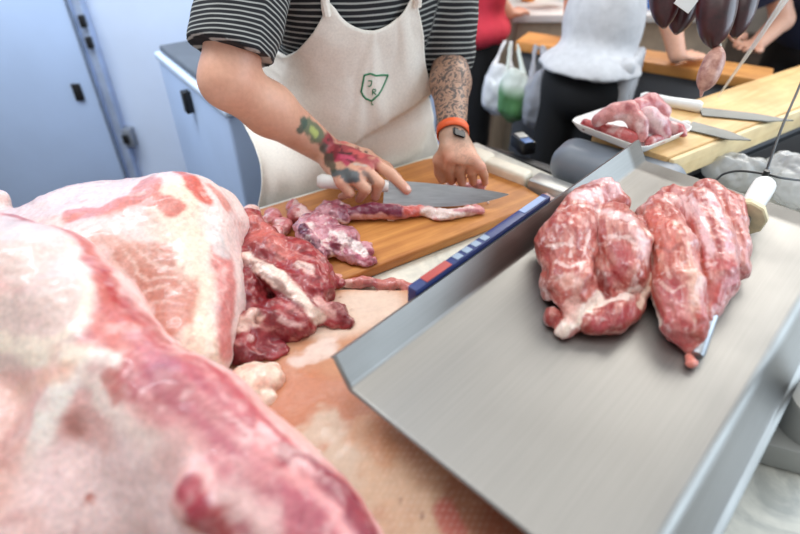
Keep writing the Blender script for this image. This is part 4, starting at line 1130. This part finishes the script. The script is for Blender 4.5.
# smooth depth so that the cloth spans between high points
for _ in range(60):
    sm_ = off.copy(); sm_[1:-1, 1:-1] = (off[:-2, 1:-1] + off[2:, 1:-1] + off[1:-1, :-2] + off[1:-1, 2:]) / 4
    sm_[0, 1:-1] = (off[0, :-2] + off[0, 2:] + off[1, 1:-1]) / 3; sm_[-1] = sm_[-2]; sm_[:, 0] = (off[:, 0] * 2 + off[:, 1]) / 3; sm_[:, -1] = (off[:, -1] * 2 + off[:, -2]) / 3
    off = np.maximum(sm_, off * .0 + sm_)
for i in range(NVV + 1):
    for j in range(NU + 1):
        s = -1 + 2 * j / NU
        ztop = 1.285 - .062 * (1 - abs(s) ** 1.8); z = ztop + (.50 - ztop) * i / NVV
        w = apron_half(z); r = s * w + apron_c(z); f = off[i, j] + .010
        zf = 1.0 + .055 * s + .012 * math.sin(3 * s)            # hem of the turned-down bib
        if z > zf: f += .016 * math.exp(-((z - zf) / .07) ** 2) * float(np.interp(s, [-.75, -.3], [0, 1]))
        q = np.array([[r, f, z]]) + 3
        f += .011 * float(fbm(q * np.array([1.1, .5, .35]) + .25 * abs(s) * np.array([0, 0, 1]), 13, 2, 12)[0]) + (.010 * float(fbm(q * np.array([1, .4, .12]), 14, 2, 5)[0]) if z < zf else 0)
        f = max(f, raw[max(i - 2, 0):i + 3, max(j - 2, 0):j + 3].max() + .008)
        b_ = MW(r, f, z) if z >= 1.0 else MW(r, f, 1.0) * np.array([1, 1, 0]) + np.array([0, 0, z])
        G[i, j] = b_
V = G.reshape(-1, 3); n1 = NU + 1
Q = np.array([(i * n1 + j, (i + 1) * n1 + j, (i + 1) * n1 + j + 1, i * n1 + j + 1) for i in range(NVV) for j in range(NU)])
apron = mk('apron', V, Q, M['cloth_apron'], man, V.mean(0))
sm = apron.modifiers.new('cloth', 'SOLIDIFY'); sm.thickness = .002; sm.offset = 0
apb = BVHTree.FromPolygons(V.tolist(), Q.tolist())
def on_apron(px, py, up=.0016):
    d = Vector(ray(px, py)).normalized(); h = apb.ray_cast(Vector(CAM), d)
    return np.array(h[0]) - np.array(d) * up if h[0] is not None else PT(px, py, 1.17)
emb = None
def ink_line(nm, pts, r, parent):
    dense = []
    for a, b in zip(pts[:-1], pts[1:]):
        for k in range(5): dense.append((a[0] + (b[0] - a[0]) * k / 5, a[1] + (b[1] - a[1]) * k / 5))
    dense.append(pts[-1]); return tube(nm, [on_apron(*q) for q in dense], r, M['green'], parent, 6)
emb = ink_line('emblem', [(364.3, 75.2), (370.5, 73.6), (376, 75.7), (382, 75), (388, 75.2), (386, 80), (384, 84.7), (381.5, 90), (378.4, 94.9), (371.6, 101), (366, 98.8), (363.0, 95.5), (361.2, 91.5), (362.6, 84.7), (364.3, 75.2)], .0020, apron)
ink_line('letter_stroke', [(368.2, 80.8), (371.8, 80.8), (371.4, 84.7), (370, 86.4), (367.8, 86)], .0011, emb)
ink_line('letter_stroke', [(372.5, 95), (372.8, 89.2), (375.6, 89.4), (375.4, 91.8), (373, 92), (376.2, 94.8)], .0011, emb)
ink_line('drip', [(371.6, 101), (371.8, 104.5), (373.4, 105)], .0010, emb)
for s in (-1, 1):
    j = 0 if s < 0 else NU
    a = V[j]; pts = [a - ZV * .03, a, MW(s * .085 - .02, .095, 1.36), MW(s * .075, .05, 1.45), MW(s * .055, -.04, 1.49), MW(0, -.09, 1.49)]
    if s > 0: pts[2] = MW(.06, .095, 1.36)
    pts2 = []
    for q in smooth_path(pts, 6):
        h = shbvh.find_nearest(Vector(q)); nn_ = np.array(h[1]); q = np.array(q)
        dd = (q - np.array(h[0])) @ nn_
        if dd < .006: q = np.array(h[0]) + nn_ * .006
        pts2.append(q)
    ob = tube('apron_strap', pts2, .008, M['cloth_apron'], man, 8)

# trousers and shoes (behind the counter)
v = Vol((-.46, 1.02, 0), (.26, 1.6, 1.0), .009)
hp = axis(.93)
v.ell(hp, (.172, .125, .12), RB, k=.03)
for s in (-1, 1): v.chain([hp + R3 * s * .09 - ZV * .05, MW(s * .11, -.02, .9) * np.array([1, 1, 0]) + ZV * .5, MW(s * .12, -.03, .9) * np.array([1, 1, 0]) + ZV * .06], [.095, .075, .06], k=.02)
V, Q = v.mesh(); mk('trousers', V, Q, M['cloth_black'], man, (*V.mean(0)[:2], V[:, 2].min()))
for s in (-1, 1):
    b_ = MW(s * .12, -.03, .9) * np.array([1, 1, 0]); v = Vol(b_ - .2, b_ + .2, .007)
    v.cone(b_ + ZV * .045 - F3 * .03, b_ + ZV * .04 + F3 * .14, .045, .038, k=.02); v.floor_cut(.001)
    V, Q = v.mesh(); mk('shoe', V, Q, M['black'], man, (*V.mean(0)[:2], V[:, 2].min()))
# hair
v = Vol(HC - .16, HC + .18, .006); v.ell(HC + ZV * .048 - F3 * .028, (.098, .084, .088), RB[:, [1, 0, 2]], k=.01); v.ell(HC - ZV * .03 + F3 * .085, (.09, .09, .075), k=.02, op='s')
V, Q = v.mesh(); V = V + normals(V, Q) * (.004 * fbm(V, 60, 2))[:, None]; mk('hair', V, Q, M['hair_dark'], man, V.mean(0))
# wrist watch
wd = (EL - WL); wd /= np.linalg.norm(wd); wc = WL + wd * .016
s1 = np.cross(wd, ZV); s1 /= np.linalg.norm(s1); s2 = np.cross(s1, wd)
V = []; Q = []; ns = 28
for k in range(ns):
    a = 2 * math.pi * k / ns; ra = .0300; rb = .0295; dirv = math.cos(a) * s1 * ra + math.sin(a) * s2 * rb
    for (o_, w_) in ((1.0, -.009), (1.09, -.009), (1.09, .009), (1.0, .009)): V.append(wc + dirv * o_ + wd * w_)
for k in range(ns):
    for m_ in range(4): Q.append((k * 4 + m_, k * 4 + (m_ + 1) % 4, ((k + 1) % ns) * 4 + (m_ + 1) % 4, ((k + 1) % ns) * 4 + m_))
watch = mk('watch_band', V, Q, M['orange'], man, wc); tag(watch, 'orange watch band')
fc = wc + (P(463, 133, 1.06) - wc) / np.linalg.norm(P(463, 133, 1.06) - wc) * .033
nrm_ = (fc - wc) / np.linalg.norm(fc - wc); t1 = wd; t2 = np.cross(nrm_, t1)
bm = bmesh.new(); bmesh.ops.create_cube(bm, size=1); bmesh.ops.scale(bm, vec=(.020, .036, .010), verts=bm.verts)
bmesh.ops.bevel(bm, geom=list(bm.edges), offset=.003, segments=2, affect='EDGES')
bm.transform(Matrix(((t1[0], t2[0], nrm_[0], fc[0]), (t1[1], t2[1], nrm_[1], fc[1]), (t1[2], t2[2], nrm_[2], fc[2]), (0, 0, 0, 1))))
fin('watch_case', bm, M['black'], watch, 0, origin=tuple(fc), smooth=True)

# ------------------------------------------------------------------ people behind
def bystander(lbl, xyb, ang, sh, top_mat, leg_mat, hair_mat, arms, sc=1.0, hem=.86, long_hair=0, headc=None, apron_fn=None, seated=False):
    f = np.array([math.cos(ang), math.sin(ang)]); r = np.array([f[1], -f[0]])     # r = own right
    f3 = np.array([*f, 0.]); r3 = np.array([*r, 0.]); B = np.stack([r3, f3, ZV], 1)
    hip = np.array([*xyb, .94 * sc]); shc = np.array(sh, float)
    e = empty('person', (*xyb, 0), lbl, 'person'); hc = shc + ZV * .22 + f3 * .05 if headc is None else np.array(headc)
    allp = np.array([hip, shc, hc] + [q for a in arms for q in a]); lo = allp.min(0) - .24; hi = allp.max(0) + .24
    sho = [shc + r3 * .155, shc - r3 * .155]
    v = Vol((lo[0], lo[1], .7), hi, .0075)
    v.cone(hip + (shc - hip) * .25, shc, .05, .07, k=.03); v.cone(shc, hc - ZV * .05, .055, .052, k=.03); head(v, hc, f, r)
    for s_, (el, wr, tp_) in zip(sho, arms):
        v.chain([s_, el, wr], [.046, .038, .026], k=.015)
        hand_generic(v, wr, tp_, np.cross(ZV, np.array(tp_) - np.array(wr)) * (1 if s_ is sho[0] else -1), ZV)
    V, Q = v.mesh(); V = relax(V, Q, 1); p = Painter(V, Q, (218, 166, 140), 60); paint_face(p, hc, f, r)
    o = mk('body', V, Q, M['skin'], e, (*V.mean(0)[:2], V[:, 2].min())); setcol(o, p.col); setval(o, np.zeros(len(V)), 'Ink')
    v = Vol((lo[0], lo[1], hem - .1), (hi[0], hi[1], shc[2] + .1), .009); d = shc - hip
    v.ell(hip + d * .72, (.150, .100, .19), B, k=.05); v.ell(hip + d * .25, (.120, .095, .17), B, k=.05); v.ell(hip - ZV * .02, (.160, .130, .08), B, k=.04)
    for s_, (el, wr, tp_) in zip(sho, arms): v.cone(shc + (s_ - shc) * .5, s_, .085, .064, k=.03); v.cone(s_, s_ + (np.array(el) - s_) * .8, .062, .055, k=.02, flat=True)
    v.ell(shc + ZV * .10, (.07, .07, .05), k=.01, op='s'); v.floor_cut(hem, .0)
    V, Q = v.mesh(); N = normals(V, Q); V = V + N * (.010 * fbm(V @ np.diag([1, 1, .4]), 14, 2, 3))[:, None]
    mk('shirt', V, Q, top_mat, e, (*V.mean(0)[:2], V[:, 2].min()))
    v = Vol((xyb[0] - .32, xyb[1] - .32, 0), (xyb[0] + .32, xyb[1] + .32, 1.02), .012)
    v.ell(hip - ZV * .08, (.125, .100, .10), B, k=.03)
    for s in (-1, 1): v.chain([hip + r3 * s * .062 - ZV * .06, hip * np.array([1, 1, 0]) + r3 * s * .075 + ZV * .5, hip * np.array([1, 1, 0]) + r3 * s * .09 + ZV * .05], [.078, .062, .050], k=.02); v.cone(hip * np.array([1, 1, 0]) + r3 * s * .09 + ZV * .04 - f3 * .04, hip * np.array([1, 1, 0]) + r3 * s * .09 + ZV * .035 + f3 * .13, .042, .035, k=.02)
    v.floor_cut(.001); V, Q = v.mesh(); V[:, 2] = np.maximum(V[:, 2], .001); mk('trousers', V, Q, leg_mat, e, (*V.mean(0)[:2], V[:, 2].min()))
    v = Vol(hc - .3, hc + .18, .008); v.ell(hc + ZV * .045 - f3 * .025, (.088, .104, .09), B, k=.01)
    if long_hair:
        for s in (-1, 1): v.chain([hc + r3 * s * .07, hc + r3 * s * .085 - ZV * .12 - f3 * .01, hc + r3 * s * .08 - ZV * long_hair + f3 * .02], [.04, .035, .02], k=.03)
    v.ell(hc - ZV * .035 + f3 * .09, (.075, .085, .075), B, k=.01, op='s')
    V, Q = v.mesh(); V = V + normals(V, Q) * (.004 * fbm(V, 50, 2))[:, None]; mk('hair', V, Q, hair_mat, e, V.mean(0))
    return e, hip, f3, r3
a0 = math.atan2(.86, .50)
e, hip, f3, r3 = bystander('person in white shirt and black trousers leaning on the far wooden counter', (.590, 1.765), a0, (.735, 2.00, 1.37), M['cloth_white'], M['cloth_black'], M['hair_dark'],
          [(PT(667, 4, 1.74), P(677, 55, .962), P(706, 57, .934)), ((.60, 2.12, 1.14), (.62, 2.16, .97), (.68, 2.14, .945))], hem=.93, headc=(.80, 2.10, 1.58))
v = Vol(hip + np.array([-.35, -.35, -.6]), hip + np.array([.35, .35, .1]), .009)
q = hip + r3 * .12 + f3 * .05
v.box(q - ZV * .22, (.016, .10, .26), np.stack([r3, f3, ZV], 1), .012)
V, Q = v.mesh(); N = normals(V, Q); V = V + N * (.012 * fbm(V @ np.diag([1, 1, .2]), 16, 2, 3))[:, None]; o = mk('apron', V, Q, M['cloth_white'], e, (*V.mean(0)[:2], V[:, 2].min()))
bystander('person in red shirt reaching over the back counter with one arm', (.29, 2.27), .25, (.33, 2.28, 1.40), M['cloth_red'], M['cloth_black'], M['hair_dark'],
          [(PT(494, -2, 2.08), PT(508, 13, 2.12), PT(528, 11, 2.16)), ((.42, 2.42, 1.12), (.56, 2.46, 1.02), (.68, 2.47, .98))], hem=.80)
bystander('person in navy top with long blond hair bending over the counter at the right', (1.58, 2.24), math.radians(225), (1.36, 2.16, 1.30), M['cloth_navy'], M['cloth_black'], M['hair_blond'],
          [(PT(782, 20, 2.0), PT(756, 45, 1.93), PT(736, 47, 1.91)), (PT(722, 12, 2.05), PT(728, 30, 2.0), PT(742, 40, 1.95))], hem=.80, long_hair=.32, headc=(1.27, 2.04, 1.43))

# ================================================================== BACKGROUND
c0 = np.array([.415, 2.09]); c1 = np.array([.949, 1.78]); dc = (c1 - c0) / np.linalg.norm(c1 - c0); nc = np.array([-dc[1], dc[0]])
fc_ = empty('market_counter', (*(c0 + dc * .5), 0), 'far counter with orange wooden edge and dark grey front, bags hanging from it', 'counter')
prism('worktop', [xy(c0), xy(c0 + dc * .82), xy(c0 + dc * .82 + nc * .14), xy(c0 + nc * .14)], .885, .92, M['bench_wood'], fc_, .005, origin=(*c0, .885), rotz=math.atan2(dc[1], dc[0]))
prism('front_panel', [xy(c0 + nc * .02 + dc * .02), xy(c0 + dc * .80 + nc * .02), xy(c0 + dc * .80 + nc * .13), xy(c0 + nc * .13 + dc * .02)], 0, .884, M['dark_cabinet'], fc_, .004)
bc = empty('market_counter', (.95, 2.55, 0), 'back counter with white top and beige front behind the wooden-edged one', 'counter')
obox('worktop', (.90, 2.52, .935), (.46, .19, .015), .0, M['white_plastic'], bc, .004); obox('front_panel', (.90, 2.53, .46), (.43, .17, .459), .0, plain('beige_counter_front', (176, 156, 132), .6), bc, .004)
# clutter on the back counter
for i, (x, y, hx_, hy_, hz_, ang, mt, nm, lb, ct) in enumerate((
    (.78, 2.62, .07, .06, .05, .2, 'blue_crate', 'crate', 'small blue crate on the back counter left of the white shirt', 'crate'),
    (1.06, 2.50, .14, .09, .06, -.1, 'blue_crate', 'crate', 'wide blue crate on the back counter right of the white shirt', 'crate'),
    (1.30, 2.46, .07, .06, .02, .4, 'white_plastic', 'box', 'flat white box on the back counter beside the wide blue crate', 'box'))):
    e = empty(nm, (x, y, .951), lb, ct); e_ = .006
    obox('base', (x, y, .951 + .004), (hx_, hy_, .004), ang, M[mt], e, .002)
    ca, sa = math.cos(ang), math.sin(ang)
    for sx, sy in ((1, 0), (-1, 0), (0, 1), (0, -1)):
        ox, oy = sx * (hx_ - e_), sy * (hy_ - e_)
        obox('side', (x + ca * ox - sa * oy, y + sa * ox + ca * oy, .955 + hz_), (e_ if sx else hx_, e_ if sy else hy_, hz_), ang, M[mt], e, .002)
o = tube('bottle', [np.array([.54, 2.56, z]) for z in (.951, .955, 1.03, 1.05, 1.06, 1.09)], .03, plain('orange_bottle', (236, 150, 60), .4), None, 14, rs=[.028, .03, .03, .02, .012, .012]); tag(o, 'orange bottle standing at the left end of the back counter', 'bottle')
# hanging bags
def hbag(lbl, top, bot, w, mat, seed, name='carrier_bag', green=False):
    a, b = np.array(top), np.array(bot); c = b * .68 + a * .32
    v = Vol(np.minimum(a, b) - .16, np.maximum(a, b) + .16, .006); B = np.stack([np.array([*dc, 0]), np.array([*nc, 0]), ZV], 1); l = np.linalg.norm(a - b)
    v.ell(b * .72 + a * .28 + ZV * .0, (w, .035, l * .36), B, k=.02)
    v.box(b * .8 + a * .2, (w * .85, .028, l * .2), B, .025, k=.03)
    for s in (-1, 1): v.cone(c + B[:, 0] * s * w * .7 + ZV * .03, a + B[:, 0] * s * w * .25, .014, .007, k=.02)
    V, Q = v.mesh(); N = normals(V, Q); V = V + N * (.012 * fbm(V @ np.diag([1, 1, .5]), 22, 3, seed))[:, None]
    o = mk(name, V, Q, M[mat], None, (*V.mean(0)[:2], V[:, 2].min())); tag(o, lbl, 'bag', 'bags hanging from the far counter')
    if green:
        w_ = np.clip((b[2] + .10 - V[:, 2] + .03 * fbm(V, 20, 2, 2)) / .05, 0, 1)[:, None]
        setcol(o, lin((196, 204, 196)) * (1 - w_) + lin((92, 140, 88)) * w_)
ncn = np.array([*nc, 0]) * -.05
hbag('greyish white carrier bag hanging nearest the trousers of the white-shirted person', PT(539, 46, 1.93), PT(539, 124, 1.88), .050, 'bag_grey', 71)
hbag('carrier bag showing green contents, hanging between the two pale bags', PT(514, 44, 1.97), PT(514, 116, 1.94), .052, 'bag_green', 72, green=True)
hbag('white carrier bag tilted outwards at the left end of the counter', PT(508, 42, 2.04), PT(493, 108, 2.0), .05, 'bag', 73)
e = empty('storage_bin', (.335, 1.93, 0), 'grey brown storage bin on the floor below the carrier bags', 'bin')
b_ = (.335, 1.93); obox('bin_body', (b_[0], b_[1], .265), (.075, .065, .26), -.5, plain('dull_brown_bin', (128, 116, 104), .6), e, .01); obox('bin_lid', (b_[0], b_[1], .538), (.08, .07, .012), -.5, plain('dull_brown_lid', (112, 102, 92), .6), e, .006)

# freezer
A36 = math.radians(36); fd = np.array([math.sin(A36), -math.cos(A36)]); fs = np.array([math.cos(A36), math.sin(A36)]); FL = np.array([-.81, 1.9])
fz = empty('chest_freezer', (*(FL + fd * .3 + fs * .3), 0), 'pale blue chest freezer with dark grey lid left of the butcher', 'freezer')
prism('cabinet', [xy(FL), xy(FL + fd * .60), xy(FL + fd * .60 + fs * .56), xy(FL + fs * .56)], .03, .915, M['freezer'], fz, .012, 3)
prism('rim', [xy(FL - fd * .006 - fs * .006), xy(FL + fd * .606 - fs * .006), xy(FL + fd * .606 + fs * .566), xy(FL - fd * .006 + fs * .566)], .9155, .940, M['freezer_edge'], fz, .008, 3)
prism('lid', [xy(FL + fs * .012 + fd * .012), xy(FL + fd * .588 + fs * .012), xy(FL + fd * .588 + fs * .55), xy(FL + fd * .012 + fs * .55)], .9405, .962, M['lid_grey'], fz, .006, 3)
lp = FL + fd * .29 - fs * .012
obox('latch', (lp[0], lp[1], .865), (.012, .015, .034), A36 + math.pi, M['black'], fz, .004)
for a_, b_ in ((.05, .05), (.55, .05), (.55, .5), (.05, .5)):
    q = FL + fd * a_ + fs * b_; tube('foot', [np.array([*q, 0.0]), np.array([*q, .031])], .02, M['black'], fz, 12)
e = empty('blue_tub', (.11, 1.93, 0), 'blue tub on the floor behind the left arm of the butcher', 'tub')
v = Vol((-.06, 1.76, 0), (.28, 2.1, .7), .008); v.cone((.11, 1.93, .06), (.11, 1.93, .58), .08, .10, k=0, flat=True); v.cone((.11, 1.93, .12), (.11, 1.93, .75), .07, .095, k=0, op='s'); v.floor_cut(.001, 0)
V, Q = v.mesh(); mk('tub_body', V, Q, M['blue_crate'], e, (.11, 1.93, .001))
tube('rim', [np.array([.11 + .10 * math.cos(a), 1.93 + .10 * math.sin(a), .58]) for a in np.linspace(0, 2 * math.pi, 30)], .007, M['freezer_edge'], e, 8, caps=False)

# setting
def struct(o, lbl=None): o['kind'] = 'structure'; return o
struct(obox('floor', (.3, 1.8, -.02), (4.5, 4.2, .019), 0, M['floor'], None, 0))
struct(obox('wall_left', (-1.5, 2.40, 1.5), (1.66, .05, 1.5), 0, M['cool_wall'], None, 0))
struct(obox('wall_back', (1.5, 5.6, 1.6), (3.6, .05, 1.6), 0, plain('market_back_wall', (150, 140, 130), .8, 0, .15, 2), None, 0))
dr = struct(obox('door_1', (-2.0, 2.318, 1.12), (.742, .03, 1.11), 0, M['door_blue'], None, .006))
fr = struct(obox('trim_1', (-1.238, 2.325, 1.15), (.018, .024, 1.15), 0, M['frame_grey'], None, .003))
obox('door_plate', (-1.340, 2.284, .658), (.018, .006, .036), 0, M['black'], dr, .003)
obox('door_gasket', (-1.262, 2.286, 1.12), (.006, .004, 1.10), 0, plain('dark_gasket', (112, 126, 150), .6), dr, .001)
for zz in (.855, .935): obox('hinge', (-1.228, 2.294, zz), (.011, .010, .022), 0, M['black'], fr, .003)
obox('latch_box', (-1.212, 2.325, .44), (.026, .022, .042), 0, plain('dull_latch', (120, 126, 136), .5), fr, .004)
obox('strike', (-1.212, 2.30, .44), (.013, .006, .020), 0, M['black'], fr, .002)

# ================================================================== LIGHT
w = bpy.data.worlds.new('market_air'); bpy.context.scene.world = w; w.use_nodes = True
bg = w.node_tree.nodes['Background']; bg.inputs[0].default_value = (.92, .96, 1.0, 1); bg.inputs[1].default_value = .55
def area(name, loc, tgt, sx, sy, power, col):
    l = bpy.data.lights.new(name, 'AREA'); l.shape = 'RECTANGLE'; l.size = sx; l.size_y = sy; l.energy = power; l.color = col
    o = bpy.data.objects.new(name, l); C.objects.link(o); o.location = loc
    d = Vector(tgt) - Vector(loc); o.rotation_euler = d.to_track_quat('-Z', 'Y').to_euler(); return o
area('right_fill_light', (2.7, .5, 1.9), (.2, .6, 1.0), 2.2, 1.8, 56, (.68, .84, 1))  # added cool fill from the right, out of view, brightens the tray flange
area('ceiling_light', (.1, .7, 3.0), (.05, .6, .9), 2.2, 1.6, 22, (1, .98, .95))
area('window_light', (2.2, 2.6, 2.7), (.3, .6, .9), 1.8, 1.6, 42, (1, .97, .93))
area('cold_light', (-1.3, 1.3, 2.9), (-1.3, 2.4, 1.9), 1.6, .8, 72, (.86, .93, 1))
area('market_light', (1.4, 3.4, 3.0), (1.0, 2.2, .9), 2.0, 1.2, 36, (1, .95, .88))
sc = bpy.context.scene
sc.view_settings.view_transform = 'Standard'; sc.view_settings.look = 'None'; sc.view_settings.exposure = 0.0
